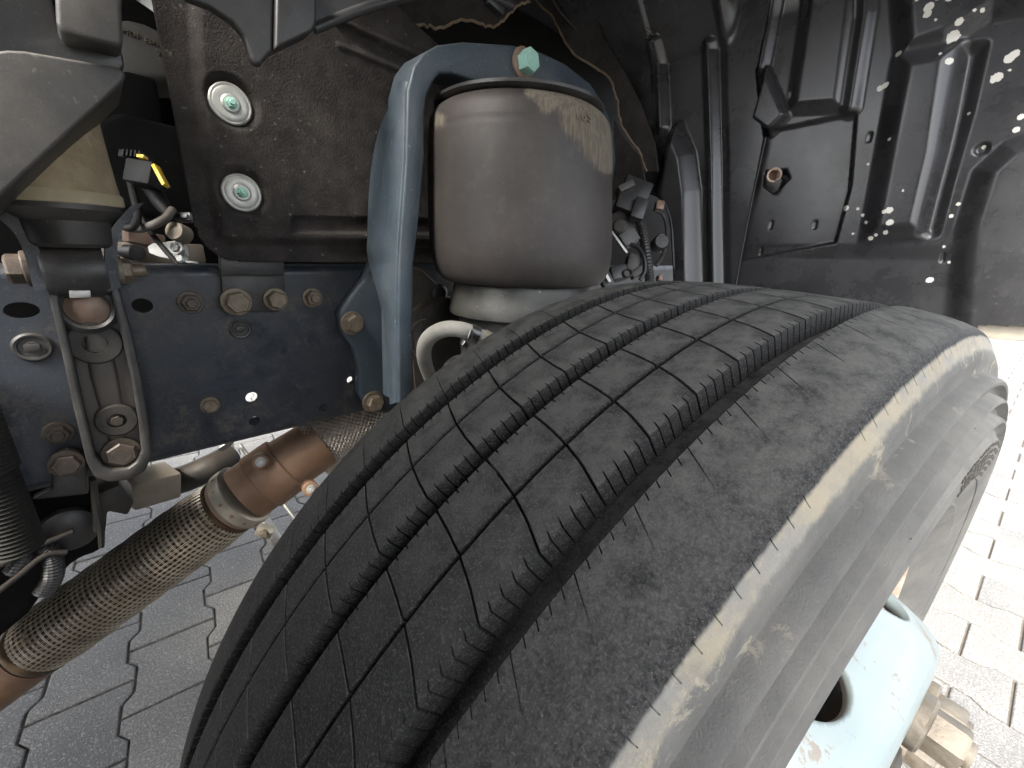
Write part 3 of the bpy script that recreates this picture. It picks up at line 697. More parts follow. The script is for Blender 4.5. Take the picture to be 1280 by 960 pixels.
# clevis ears and cross bolt that carry the damper's lower eye
for pts in ([(-14, 255), (10, 272), (30, 293), (42, 322), (52, 362)], [(172, 255), (152, 277), (141, 297), (139, 322), (143, 362)]):
    Pf = spline([PY(*p, YF - .005) for p in pts], 6); wv = np.array([.0055, 0, .002])
    V = []; n = len(Pf)
    for p in Pf: V += [p - wv, p + wv, p + wv + np.array([0, .05, 0]), p - wv + np.array([0, .05, 0])]
    Fc = [(i * 4 + k, i * 4 + (k + 1) % 4, (i + 1) * 4 + (k + 1) % 4, (i + 1) * 4 + k) for i in range(n - 1) for k in range(4)] + [(0, 1, 2, 3), (n * 4 - 4, n * 4 - 3, n * 4 - 2, n * 4 - 1)]
    G().put(V, Fc).build('clevis_ear', M['rail'], mount, 30)
hexbolt('bolt', PY(37, 336, YF + .018), (-1, 0, 0), .026, .016, M['bolt_dark'], mount, 1.2, .004)
hexbolt('bolt', PY(148, 338, YF + .018), (1, 0, 0), .023, .012, M['bolt'], mount, 1.2, .004, .012)

# ------------------------------------------------------------------ damper standing in the clevis
cx, cy = PY(78, 250, .505)[0] - .001, .520
zb = PY(90, 340, YF)[2]
damper = thing('shock_absorber', 'mud-caked damper with tan band above the left mount bracket', 'shock absorber', (cx, cy, zb))
eye = G()
xa_, xb_ = PY(52, 336, YF + .004)[0], PY(133, 336, YF + .004)[0]; xm_, ew = (xa_ + xb_) / 2, (xb_ - xa_) / 2
eye.lathe([(.019, -ew), (.027, -ew), (.0285, -ew + .003), (.0285, ew - .003), (.027, ew), (.019, ew)], (xm_, cy + .006, zb), (1, 0, 0), 40)
eye.build('lower_eye', M['black_metal'], damper)
prism('eye_tab', [PY(*p, YF - .008) for p in [(86, 363), (113, 363), (114, 372), (87, 373)]], (0, .006, 0), M['zinc'], damper, .001)
zc = PY(78, 262, .49)[2]
G().lathe([(.030, -.036), (.034, -.032), (.036, -.01), (.043, -.004), (.047, .001), (.047, .006)], (cx, cy, zc), (0, 0, 1), 48).build('cup', M['black_metal'], damper)
G().lathe([(.0475, .006), (.0485, .007), (.0485, .016), (.0475, .018)], (cx, cy, zc), (0, 0, 1), 64).build('rubber_band', M['tan_band'], damper)
G().lathe([(.0465, .018), (.0455, .03), (.0440, .07), (.0430, .12), (.0425, .30)], (cx, cy, zc), (0, 0, 1), 64).build('dust_tube', M['dust_tube'], damper)

# ------------------------------------------------------------------ plastic hood over the damper
hood = thing('plastic_hood', 'weathered grey-black plastic hood with slanted lower edge in the top left corner', 'cover', PY(20, 240, .40))
prism('lower_panel', [PY(*p, .405) for p in [(-60, 70), (8, 62), (30, 63), (150, 84), (157, 92), (154, 102), (140, 116), (0, 246), (-60, 300)]], (0, .10, 0), M['grey_plastic'], hood, .004, 3)
prism('upper_panel', [PY(*p, .425) for p in [(-60, -120), (70, -120), (66, 0), (74, 38), (84, 46), (152, 62), (156, 82), (150, 90), (-60, 66)]], (0, .08, 0), M['black_plastic'], hood, .004, 3)
prism('grey_cap', [PY(*p, .395) for p in [(64, -120), (160, -120), (152, 10), (154, 56), (148, 58), (80, 43), (70, 30)]], (0, .06, 0), M['grey_plastic'], hood, .004, 3)

# ------------------------------------------------------------------ felt heat shield panel
YP = .530
shield = thing('heat_shield', 'dark felt heat shield panel with two large washers, standing above the rail', 'heat shield', PY(380, 330, YP))
def Q(px, py): p = PY(px, py, YP); return (p[0], p[2])
xl = Q(245, 290)[0]; zbm = Q(300, 327)[1]
def shield_h(P):
    main = [Q(236, -300), Q(244, 60), Q(256, 170), Q(273, 296), Q(290, 302), Q(800, 306), (1.2, 1.9), (-.3, 1.9)]
    h = pad(P, main, .010, .014)
    for (px, py) in ((288, 130), (302, 241)):
        c = np.array(Q(px, py)); d = np.hypot(*(P - c).transpose(2, 0, 1)); h = h - .009 * (1 - sstep((d - .020) / .012))
    h = h - pad(P, [Q(363, 272), Q(600, 276), Q(600, 293), Q(363, 290)], .005, .006)
    h = h - pad(P, [Q(405, 22), Q(520, 82), Q(520, 97), Q(436, 58)], .004, .005)
    h = h + ridge(P, [Q(400, 20), Q(525, 75)], .003, .006) + ridge(P, [Q(420, 60), Q(520, 100)], .003, .006)
    return h + .0016 * (vnoise(P, 14, 3) - .5)
def shield_pos(P): return np.stack([P[..., 0], YP - shield_h(P), P[..., 1]], -1)
def shield_mask(P):
    rc = .040; cxn, czn = xl + rc, zbm + rc
    d = np.hypot(P[..., 0] - cxn, P[..., 1] - czn)
    m = (P[..., 0] >= xl - .0005) & (P[..., 1] >= zbm - .0005) & ~((P[..., 0] < cxn) & (P[..., 1] < czn) & (d > rc))
    return m & (P[..., 1] < Q(560, 72)[1] + .9 * (P[..., 0] < Q(480, 20)[0]) - .12 * 0 + .35 * (Q(560, 72)[0] - P[..., 0]))
hpanel('panel', np.arange(xl, xl + .46, .0018), np.arange(zbm, zbm + .42, .0018), shield_pos, M['felt'], shield, shield_mask, None, 60, -.004)
for (px, py) in ((288, 130), (302, 241)):
    c = PY(px, py, YP - .0045)
    w_ = G().lathe([(.0225, -.003), (.0225, .0012), (.0212, .0022), (.0190, .0016), (.0175, .0024), (.0130, .0030), (.0105, .0024), (.0085, .004)], c, OUT, 44).build('washer', M['zinc'], shield)
    w_['label'] = 'pale grey dished washer'
    hexbolt('nut', c + np.array([0, -.003, 0]), OUT, .0100, .007, M['mint'], shield, 1.2, .0012, .003)
tb = [PY(*p, .5515) for p in [(275, 318), (354, 318), (357, 384), (350, 389), (284, 390), (279, 386)]]
prism('mounting_tab', tb, (0, .0075, 0), M['black_metal'], shield, .0012)
prism('tab_step', [PY(*p, .5385) for p in [(275, 314), (354, 314), (356, 344), (276, 344)]], (0, .0125, 0), M['black_metal'], shield, .0012)

# ------------------------------------------------------------------ air spring bracket
YA = .385
arm = thing('spring_bracket', 'blue-grey forged arch bracket bolted to the rail, curving over the air spring', 'bracket', PY(480, 505, YR))
oc = [(499, 505), (498, 400), (499, 330), (501, 295), (506, 230), (508, 197), (509, 150), (510, 112), (518, 82), (531, 65), (548, 56), (580, 52), (640, 56), (672, 63), (706, 79), (738, 104), (757, 132), (767, 165), (770, 200), (766, 232)]
ic = [(757, 232), (758, 200), (752, 165), (742, 143), (722, 122), (694, 110), (660, 104), (620, 104), (590, 100), (566, 92), (550, 92), (541, 103), (534, 120), (531, 142), (531, 197), (528, 230), (522, 295), (517, 330), (516, 400), (518, 505)]
prism('arch', [PY(*p, YA) for p in oc + ic], (0, .052, 0), M['bracket_blue'], arm, .0032, 3)
Lp = [(512, 100), (509, 150), (508, 197), (506, 230), (501, 295), (499, 330), (498, 400), (499, 505)]
Sp = [(508, 96), (477, 150), (465, 197), (460, 240), (458, 295), (459, 325), (478, 400), (486, 505)]
Lf_ = spline([np.append(p, 0.) for p in Lp], 6); Sf_ = spline([np.append(p, 0.) for p in Sp], 6)
V = []
for l_, s_ in zip(Lf_, Sf_):
    f_ = PY(l_[0], l_[1], YA); x_ = f_[0] - .0012; b_ = PX(s_[0], s_[1], x_); b_[1] = min(b_[1], YR - .001); b_[1] = max(b_[1], YA + .03)
    fy = YA + .0045
    V += [(x_ + .0035, fy, f_[2]), (x_, fy + .0035, f_[2]), (x_, b_[1] - .003, b_[2]), (x_ + .003, b_[1], b_[2]), (x_ + .020, b_[1], b_[2]), (x_ + .020, fy, f_[2])]
n = len(Lf_); Fc = [(i * 6 + k, i * 6 + (k + 1) % 6, (i + 1) * 6 + (k + 1) % 6, (i + 1) * 6 + k) for i in range(n - 1) for k in range(6)] + [tuple(range(6)), tuple(range(n * 6 - 6, n * 6))]
G().put(V, Fc).build('gusset', M['bracket_blue'], arm, 50)
foot_px = [(424, 392), (437, 372), (456, 348), (466, 322), (512, 322), (520, 480), (512, 512), (482, 517), (462, 512), (449, 492), (449, 462), (443, 436), (430, 418)]
prism('foot', [PY(*p, YR - .022) for p in foot_px], (0, .0215, 0), M['bracket_blue'], arm, .006, 3)
for (px, py) in ((440, 404), (466, 502)):
    hexbolt('bolt', PY(px, py, YR - .022), OUT, .026, .016, M['bolt'], arm, 1.3, .003)
c = PY(653, 80, YA); dirb = (-.35, -1, -.05)
G().lathe([(.021, -.004), (.021, .003), (.018, .005), (.012, .006)], c, OUT, 32).build('washer', M['brown_part'], arm)
bo = hexbolt('bolt', c, OUT, .028, .022, M['mint'], arm, 0, .003); bo['label'] = 'mint green hexagon bolt'

# ------------------------------------------------------------------ air spring
ax_, ay_ = .066, .360
spring = thing('air_spring', 'brown-black rubber air spring with dusty upper corner, behind the tyre', 'air spring', (ax_, ay_, .86))
def squash(L): return [(r, z if z < 1.0 else 1.0 + (z - 1.0) * .86) for r, z in L]
def bell_prof(): return squash([(.098, 1.2400), (.112, 1.2365), (.1225, 1.2290), (.1290, 1.2200), (.1325, 1.2080), (.1350, 1.19), (.1375, 1.16), (.1395, 1.12), (.1410, 1.08), (.1420, 1.05), (.1420, 1.02), (.1400, .9980), (.1350, .9820), (.1280, .9720), (.119, .9680), (.112, .9720), (.110, .985)])
LEAN = .055
def lean(z): return ax_ + .722 * LEAN * (1.10 - z), ay_ - .691 * LEAN * (1.10 - z)
bp = np.array(bell_prof()); bp = spline(bp, 5); nth = 160
V = []; D = []
DU = [(700, 104, 15), (735, 128, 24), (752, 158, 22), (748, 185, 13), (682, 128, 9), (665, 112, 8), (545, 150, 9), (720, 150, 12), (760, 205, 9)]
for k in range(nth):
    t = 2 * math.pi * k / nth
    for (r, z) in bp:
        rr = r + .0007 * math.sin(3 * t + z * 30) - (.0008 if abs(z - 1.168) < .0018 or abs(z - 1.133) < .0014 else 0)
        lx_, ly_ = lean(z); p = (lx_ + rr * math.cos(t), ly_ + rr * math.sin(t), z); V.append(p)
        q = proj(p); D.append(min(1.0, sum(math.exp(-((q[0] - a) ** 2 + (q[1] - b) ** 2) / (2 * s * s)) for a, b, s in DU)) if math.cos(t - math.atan2(C0[1] - ay_, C0[0] - ax_)) > -.2 else 0.5)
m = len(bp)
me = bpy.data.meshes.new('bellows'); me.from_pydata(V, [], [(k * m + i, ((k + 1) % nth) * m + i, ((k + 1) % nth) * m + i + 1, k * m + i + 1) for k in range(nth) for i in range(m - 1)]); me.update()
at = me.attributes.new('dust', 'FLOAT', 'POINT'); at.data.foreach_set('value', np.array(D, np.float32))
bm = bmesh.new(); bm.from_mesh(me); bmesh.ops.recalc_face_normals(bm, faces=bm.faces); bm.to_mesh(me); bm.free()
finish(me, True, 50); at_parent(add('bellows', me, M['bellows']), spring)
G().lathe(squash([(.100, 1.236), (.118, 1.237), (.1225, 1.2405), (.1225, 1.2445), (.118, 1.247), (.06, 1.248), (.0001, 1.248)]), (*lean(1.21), 0), (0, 0, 1), 96).build('bead_ring', M['black_metal'], spring)
G().lathe([(.104, .985), (.1085, .972), (.1120, .955), (.1160, .934), (.1185, .9240), (.1180, .9190), (.1150, .9170), (.103, .915), (.100, .86), (.098, .80)], (*lean(.95), 0), (0, 0, 1), 96).build('piston', M['piston'], spring)
# moulded size mark on the dusty corner, set out along the bellows
def wrap_text(txt, px, py, size, name, mat, parent):
    cu = bpy.data.curves.new(name, 'FONT'); cu.body = txt; cu.size = size; cu.extrude = .0006; cu.align_x = 'CENTER'; cu.resolution_u = 3; cu.space_character = 1.25
    ob = bpy.data.objects.new(name, cu); COL.objects.link(ob); dg = bpy.context.evaluated_depsgraph_get(); me = bpy.data.meshes.new_from_object(ob.evaluated_get(dg)); bpy.data.objects.remove(ob)
    r = ray(px, py); R_ = .1385; o = C0[:2] - np.array([ax_, ay_]); a = r[:2] @ r[:2]; b = o @ r[:2]; t = (-b - math.sqrt(max(0, b * b - a * (o @ o - R_ * R_)))) / a
    h = C0 + r * t; t0 = math.atan2(h[1] - ay_, h[0] - ax_); z0 = h[2]
    for v in me.vertices:
        th = t0 + v.co.x / R_; zz = z0 + v.co.y; rr = float(np.interp(-zz, -bp[:, 1], bp[:, 0])) + .0004 + v.co.z
        lx_, ly_ = lean(zz); v.co = (lx_ + rr * math.cos(th), ly_ + rr * math.sin(th), zz)
    return at_parent(add(name, me, mat), parent)
wrap_text('165', 737, 150, .017, 'moulded_mark', M['dust_mark'], spring)

# ------------------------------------------------------------------ axle bracket, coolant hose and thin wires under the spring
axb = thing('axle_bracket', 'dark grey cast bracket with a dished hole, between rail and air spring', 'bracket', PY(520, 505, .50))
prism('plate', [PY(*p, .505) for p in [(508, 330), (528, 336), (545, 352), (562, 372), (600, 372), (640, 420), (640, 560), (508, 560)]], (0, .03, 0), M['cast_dark'], axb, .005, 3)
prism('lug', [PY(*p, .470) for p in [(524, 392), (540, 378), (560, 372), (590, 378), (605, 420), (600, 500), (548, 500), (530, 440)]], (0, .034, 0), M['cast_dark'], axb, .006, 3)
G().lathe([(.016, 0), (.016, .006), (.011, .008), (.009, .002), (.0001, .002)], PY(548, 366, .500), OUT, 28).build('boss', M['black_metal'], axb)
hose = thing('coolant_hose', 'dusty pale grey bent rubber hose with steel clip, under the air spring', 'hose', PY(545, 470, .40))
hp = [(556, 520), (541, 480), (531, 452), (531, 432), (541, 418), (560, 411), (584, 414), (606, 424), (632, 438)]
hy = [.40, .37, .34, .315, .295, .275, .258, .248, .240]
hpts = [PY(*p, y) for p, y in zip(hp, hy)]
G().tube(hpts, .0098, 18, True, 8).build('tube', M['hose'], hose)
cA, cB = PY(586, 415, .257), PY(597, 420, .252)
G().tube([cA, cB], .0109, 24).build('clip', M['clip'], hose)
G().box(PY(581, 430, .246), (.010, .006, .007), Euler((.3, .6, .2)), .001).box(PY(588, 419, .243), (.008, .003, .012), Euler((.1, .4, .3)), .0006).build('clip_screw', M['clip'], hose)
G().tube([cB + (cB - cA) * .6, cB + (cB - cA) * 1.6], .0116, 20).build('spigot', M['beige'], hose)
h2 = G().tube([PY(*p, .30) for p in [(566, 510), (556, 480), (556, 462), (568, 449), (588, 447), (606, 452)]], .0040, 12, True, 8).build('small_hose', M['engine'], None)
tag(h2, 'thin grey hose looped inside the bend of the pale hose', 'hose')
w1 = G().tube([PY(*p, .455) for p in [(509, 340), (511, 390), (515, 440), (520, 495), (522, 515)]], .0008, 6, True, 6).tube([PY(*p, .455) for p in [(513, 418), (516, 408), (524, 401), (532, 399)]], .0008, 6, True, 6).tube([PY(*p, .455) for p in [(513, 432), (522, 448), (531, 464)]], .0008, 6, True, 5).build('wire_tie', M['brown_part'], None)
tag(w1, 'thin rusty wires hanging beside the blue-grey bracket', 'wire')

# ------------------------------------------------------------------ wheel arch liner
XC, XM = .575, .590
liner = thing('arch_liner', 'large moulded black plastic wheel arch liner behind the tyre, spotted with pale marks', 'wheel arch liner', (XM, 0, .93))
def QM(px, py): p = PX(px, py, XM); return (p[1], p[2])
def QC(px, py): p = PX(px, py, XC); return (p[1], p[2])
def main_h(P):
    h = pad(P, [QM(1012, -200), QM(1010, 0), QM(990, 138), QM(1052, 134), QM(1072, -20), QM(1085, -200)], .014, .026)
    h = h + ridge(P, [QM(1088, -200), QM(1082, 20), QM(1064, 136)], .012, .018)
    h = h + ridge(P, [QM(1000, -220), QM(972, -20), QM(952, 85)], .014, .020)
    h = h + pad(P, [QM(960, 88), QM(986, 146), QM(963, 168), QM(942, 152)], .024, .014)
    h = h - pad(P, [QM(940, 168), QM(1070, 141), QM(1062, 235), QM(1044, 303), QM(900, 330)], .010, .006)
    h = h + pad(P, [QM(1128, 76), QM(1195, 62), QM(1176, 190), QM(1152, 290), QM(1086, 296)], .022, .036)
    h = h - pad(P, [QM(1205, 60), QM(1228, 58), QM(1210, 140), QM(1184, 230), QM(1168, 292), QM(1152, 292), QM(1178, 190)], .012, .020)
    h = h + pad(P, [QM(1130, 68), QM(1180, 52), QM(1240, 15), QM(1330, 0), QM(1330, -260), QM(1105, -260)], .016, .034)
    h = h + pad(P, [QM(1330, 160), QM(1262, 186), QM(1230, 215), QM(1208, 285), QM(1194, 420), QM(1190, 480), QM(1430, 480), QM(1430, 160)], .018, .034)
    h = h - pad(P, [QM(860, 312), QM(1195, 316), QM(1190, 480), QM(860, 480)], .005, .030)
    for (px, py) in ((963, 277), (1018, 277), (1088, 168), (990, 115), (950, 310), (1180, 318)):
        h = h - ridge(P, [QM(px, py), QM(px - 2, py + 8)], .005, .0035)
    h = h - pad(P, [QM(956, 214), QM(980, 212), QM(984, 222), QM(966, 240), QM(954, 232)], .03, .006)
    c = np.array(QM(1227, 186)); h = h - .006 * (1 - sstep((np.hypot(*(P - c).transpose(2, 0, 1)) - .005) / .005))
    return h + .004 * (vnoise(P, 7, 5) - .5)
def main_pos(P):
    h = main_h(P); z = P[..., 1]
    return np.stack([XM - h - .35 * np.clip(z - 1.45, 0, 9) ** 1.5 * 2, P[..., 0], z], -1)
ledge = [QM(930, -260), QM(930, 0), QM(920, 90), QM(920, 140), QM(925, 170), QM(910, 260), QM(895, 350), QM(880, 440), QM(1233, 440), QM(1222, 406), QM(1285, 408), QM(1340, 412), QM(1340, -260)]
yr = [q[0] for q in ledge]; ymin, ymax = -.275, max(yr) + .002
us = np.arange(ymin, ymax, .0022); vz = np.arange(.88, 1.74, .0022)
PP = np.stack(np.meshgrid(us, vz, indexing='ij'), -1)
def blob(lst, Qf):
    s = np.zeros(PP.shape[:2])
    for (px, py, r) in lst:
        c = np.array(Qf(px, py)); e = np.array(Qf(px + r, py)); rr = np.linalg.norm(e - c)
        s = np.maximum(s, 1.15 * np.exp(-((PP - c) ** 2).sum(-1) / (2 * (rr * .70) ** 2)))
    return s
spots = [(1162, 14, 7), (1160, 23, 6), (1174, 2, 5), (1187, 3, 6), (1199, 32, 6), (1192, 48, 9), (1188, 52, 6), (1124, 69, 5), (1176, 72, 3), (1187, 81, 6), (1100, 111, 5), (1107, 107, 5), (1262, 73, 9), (1268, 68, 8), (1246, 97, 9), (1241, 101, 5), (1262, 88, 3), (1276, 146, 6), (1270, 162, 6), (1211, 141, 3), (1057, 260, 5), (1072, 261, 3), (1078, 269, 3), (1083, 278, 3), (1113, 264, 6), (1107, 266, 4), (1114, 279, 6), (1108, 291, 4), (1096, 294, 3), (1089, 298, 4), (1198, 255, 4), (1189, 270, 4), (1113, 176, 3), (1230, 183, 4), (1162, 350, 6), (1228, 17, 4), (1147, 5, 3), (1218, 18, 3), (1066, 292, 2.5), (1085, 205, 2.5), (1180, 308, 3), (1186, 328, 3), (1170, 30, 2.5), (1130, 240, 2.5)]
scf = blob([(1240, 295, 24), (1262, 232, 28), (1183, 232, 14), (1255, 385, 26), (1190, 262, 14), (1225, 345, 20), (1265, 310, 20)], QM)
hpanel('rear_panel', us, vz, main_pos, M['liner'], liner, lambda P: sd_poly(P, ledge) <= 0, {'spot': blob(spots, QM), 'scuff': np.minimum(scf, 1)}, 60, 0)
# corner panel, inboard of the rear panel and a little proud of it
def corner_h(P):
    h = ridge(P, [QC(825, 60), QC(829, 160)], .016, .020) + ridge(P, [QC(888, 60), QC(892, 200), QC(895, 400)], .016, .019)
    h = h + pad(P, [QC(700, -200), QC(820, -200), QC(822, 152), QC(760, 160), QC(700, 100)], .010, .014)
    h = h + pad(P, [QC(848, 160), QC(862, 195), QC(868, 240), QC(872, 420), QC(826, 420), QC(826, 240), QC(836, 185)], .030, .036)
    h = h + pad(P, [QC(902, -200), QC(905, 68), QC(912, 420), QC(985, 420), QC(985, -200)], .006, .02)
    # the top folds forward into the underside of the step
    zl = QC(850, 76)[1]; h = h + np.where(P[..., 0] > QC(900, 60)[0], 1.0, sstep((P[..., 0] - QC(925, 30)[0]) / .03)) * .9 * np.clip(P[..., 1] - zl - .35 * (P[..., 0] - QC(850, 76)[0]) * 0, 0, .16) ** 1.15
    return h + .002 * (vnoise(P, 9, 8) - .5)
def corner_pos(P):
    z = P[..., 1]; return np.stack([XC - corner_h(P) - .35 * np.clip(z - 1.45, 0, 9) ** 1.5 * 0, P[..., 0], z], -1)
cpoly = [QC(716, -60), QC(728, 20), QC(744, 52), QC(766, 78), QC(783, 112), QC(800, 150), QC(810, 182), QC(802, 215), QC(806, 240), QC(826, 246), QC(838, 256), QC(846, 280), QC(849, 320), QC(850, 420), QC(906, 420), QC(922, 345), QC(939, 258), QC(956, 175), QC(952, 150), QC(946, 92), QC(962, 20), QC(972, -60)]
uc = np.arange(min(q[0] for q in cpoly), max(q[0] for q in cpoly), .0020); vc = np.arange(min(q[1] for q in cpoly), max(q[1] for q in cpoly), .0020)
PP = np.stack(np.meshgrid(uc, vc, indexing='ij'), -1)
hpanel('corner_panel', uc, vc, corner_pos, M['liner'], liner, lambda P: sd_poly(P, cpoly) <= 0, {'spot': np.zeros(PP.shape[:2]), 'scuff': np.zeros(PP.shape[:2])}, 60, 0)
edge = [(716, -60), (728, 20), (744, 52), (766, 78), (783, 112), (800, 150), (810, 182), (802, 215), (806, 240)]
def corner_pt(px, py): q = np.array([[QC(px, py)]]); return corner_pos(q)[0, 0]
G().tube([corner_pt(*p) for p in edge], .0038, 10, True, 6).build('edge_bead', M['black_plastic'], liner)
G().tube([corner_pt(*p) for p in [(803, 238), (826, 246), (838, 256), (846, 280), (849, 320), (850, 420)]], .0030, 10, True, 6).build('edge_bead', M['black_plastic'], liner)
G().tube([PX(*p, XM - .004) for p in [(957, 172), (938, 260), (921, 350), (912, 410)]], .0016, 8, True, 5).build('edge_bead', M['grey_plastic'], liner)
gp_ = PX(967, 219, XM - .004); gd = (-.85, -.45, -.1)
G().lathe([(.0098, -.02), (.0125, -.004), (.0140, .004), (.0125, .0065), (.0098, .004), (.0090, -.02)], gp_, gd, 32).build('rusty_sleeve', M['rim_rust'], liner)
prism('sleeve_tab', [PX(*p, XM - .006) for p in [(956, 226), (978, 224), (972, 238), (966, 242), (960, 240)]], (.004, 0, 0), M['black_plastic'], liner, .001)
G().lathe([(.0085, 0), (.0085, .003), (.007, .005), (.004, .006), (.0035, .004), (.0001, .004)], corner_pt(808, 186) + np.array([-.012, 0, 0]), (-.8, -.5, 0), 24).build('rivet', M['zinc'], liner)
prism('lower_strip', [PX(*p, XM - .004) for p in [(1206, 404), (1345, 411), (1345, 430), (1240, 424)]], (.02, 0, 0), M['strip'], liner, .002)
# printed and moulded marks on the underside of the step (too small to read)
g = G()
for k in range(11):
    a = corner_pt(802 + k * 4.5, 47 - k * 1.1); b = corner_pt(816 + k * 4.5, 58 - k * 1.1); g.tube([a + np.array([-.0012, 0, 0]), b + np.array([-.0012, 0, 0])], .00045, 5)
g.build('moulded_grid', M['grey_plastic'], liner)
# unseen wall behind the camera, added to block light from the front
prism('front_light_block', [(-.74, -.275, .16), (-.74, .15, .16), (-.74, .15, 1.70), (-.74, -.275, 1.70)], (-.03, 0, 0), M['black_plastic'], liner, .004)
prism('cross_light_block', [(-1.15, -.275, .30), (-1.15, 2.25, .30), (-1.15, 2.25, 1.20), (-1.15, -.275, 1.20)], (-.05, 0, 0), M['black_plastic'], liner, .004)  # added out of view, keeps sun and sky off the left paving
for xa, xb in ((-1.15, -.62), (.62, 3.2)):
    prism('far_light_block', [(xa, 2.25, .20), (xb, 2.25, .20), (xb, 2.25, 1.70), (xa, 2.25, 1.70)], (0, .03, 0), M['black_plastic'], liner, .004)  # unseen panels added to cut light coming under the far side
# unseen roof added to shut out the sky, notched to admit sun
prism('overhead_light_block', [(-1.0, -.275, 1.70), (1.3, -.275, 1.70), (1.3, 1.9, 1.70), (-1.18, 1.9, 1.70), (-1.18, .44, 1.70), (-.46, .44, 1.70), (-.46, .15, 1.70), (-1.0, .15, 1.70)], (0, 0, .03), M['black_plastic'], liner)
prism('outer_light_block', [(x, -.278, z) for x, z in [(-1.2, .16), (-.66, .16), (-.64, 1.00), (-.50, 1.20), (-.25, 1.31), (.0, 1.44), (.28, 1.58), (.575, 1.60), (.58, .935), (1.15, .935), (1.15, 2.3), (-1.2, 2.3)]], (0, -.02, 0), M['black_plastic'], liner, .004)  # unseen side panel added, outline cut to shape skylight on tyre and liner

# ------------------------------------------------------------------ torn felt round the top of the spring
felt = thing('torn_felt', 'torn dark felt sheet with frayed brown edge around a black opening above the air spring', 'insulation felt', PY(560, 36, .62))
lo = [(330, 0), (400, 2), (455, 18), (470, 22), (490, 30), (506, 42), (513, 36), (530, 31), (548, 35), (562, 31), (580, 25), (600, 29), (617, 33), (632, 22), (646, 8), (662, 1)]
lo3 = spline([PY(*p, .600) for p in lo], 5); RNGf = np.random.default_rng(3); lo3[:, 2] += RNGf.normal(0, .0012, len(lo3))
prism('upper_sheet', list(lo3) + [PY(662, -140, .600), PY(330, -140, .600)], (0, .006, 0), M['felt'], felt)
G().tube(lo3, .0024, 6).build('frayed_edge', M['felt_edge'], felt)
rt = [(652, -40), (672, 2), (690, 20), (702, 44), (716, 66), (740, 82), (762, 98), (771, 122), (775, 150), (786, 172), (800, 190), (808, 214)]
rt3 = spline([PX(*p, .500) for p in rt], 5); rt3[:, 1] += RNGf.normal(0, .001, len(rt3))
prism('side_sheet', list(rt3) + [PX(*p, .500) for p in [(822, 214), (818, 180), (800, 130), (780, 90), (755, 50), (736, 0), (722, -40)]], (.006, 0, 0), M['felt'], felt)
G().tube(rt3, .0026, 6).build('frayed_edge', M['felt_edge'], felt)
prism('lower_flap', [PX(*p, .49) for p in [(768, 150), (778, 170), (800, 196), (808, 236), (800, 250), (765, 250)]], (.006, 0, 0), M['felt'], felt)

# ------------------------------------------------------------------ black flange of the arch at the top
fl = thing('arch_flange', 'glossy black plastic flange hanging down to a point at the top edge', 'trim', PY(320, 82, .40))
prism('front_panel', [PY(*p, .400) for p in [(215, -60), (228, -4), (262, 9), (290, 27), (306, 46), (313, 70), (319, 82), (327, 81), (336, 70), (342, 64), (344, -60)]], (0, .012, 0), M['black_plastic'], fl, .004, 3)
prism('side_panel', [PY(*p, .395) for p in [(346, -60), (344, 62), (352, 58), (390, 40), (396, 30), (398, -60)]], (0, .03, 0), M['black_plastic'], fl, .004, 3)
lip = spline([PY(*p, .43) for p in [(392, 36), (430, 20), (470, 6), (520, -6), (570, -9), (615, -2), (640, 8)]], 6)
G().tube(lip, .0055, 12).build('lip', M['black_plastic'], fl)
prism('lip_panel', list(lip) + [PY(640, -120, .43), PY(392, -120, .43)], (0, .008, 0), M['black_plastic'], fl)
G().box(PY(618, 8, .425), (.03, .012, .010), Euler((0, .2, 0)), .002).build('clip', M['black_plastic'], fl)

# ------------------------------------------------------------------ flexible exhaust pipe
A, B = PD(52, 803, .705), PD(276, 640, .735); Rf = .0565
ex = thing('exhaust_pipe', 'copper-brown exhaust pipe with braided flexible section and clamps under the rail', 'exhaust pipe', A)
axd = (B - A) / np.linalg.norm(B - A); Lf = np.linalg.norm(B - A)
uu = np.cross(axd, [0, 0, 1.]); uu /= np.linalg.norm(uu); ww = np.cross(axd, uu)
LB = Lf; Lf = Lf + .017; NC = 27
pf_ = []
for k in range(NC * 8 + 1):
    t = k / (NC * 8); pf_.append((Rf * (.90 + .055 * math.cos(2 * math.pi * NC * t)), t * Lf))
G().lathe(pf_, A, axd, 56).build('corrugated_core', M['bellows_metal'], ex, 80)
g = G(); NL = 46; NR = 40
def env(t): return Rf * (1.0 - .10 * math.exp(-t / .04) - .10 * math.exp(-(1 - t) / .04))
for k in range(NL):
    for off in (-.018, .018):
        a = 2 * math.pi * k / NL + off; ph = random.uniform(-.01, .01)
        pts = []
        for s in np.linspace(0, 1, 36):
            aa = a + ph * math.sin(s * 9 + k); r = env(s) + .0006 * math.cos(2 * math.pi * NC * s)
            pts.append(A + axd * Lf * s + r * (math.cos(aa) * uu + math.sin(aa) * ww))
        g.tube(pts, .00062, 4, False)
for j in range(1, NR):
    s = j / NR; r = env(s) - .0004
    for off in (-.0011, .0011):
        pts = [A + axd * (Lf * s + off) + r * (math.cos(2 * math.pi * q / 48) * uu + math.sin(2 * math.pi * q / 48) * ww) for q in range(49)]
        g.tube(pts, .00062, 4, False)
o = g.build('wire_braid', M['wire'], ex, 80, True, False); o['kind'] = 'stuff'; o['label'] = 'fine steel wire braid over the corrugated core'
G().lathe([(Rf * .90, -.012), (Rf * .95, -.006), (Rf * .96, .004), (Rf * .93, .008)], A, axd, 56).build('end_ring', M['bellows_metal'], ex)
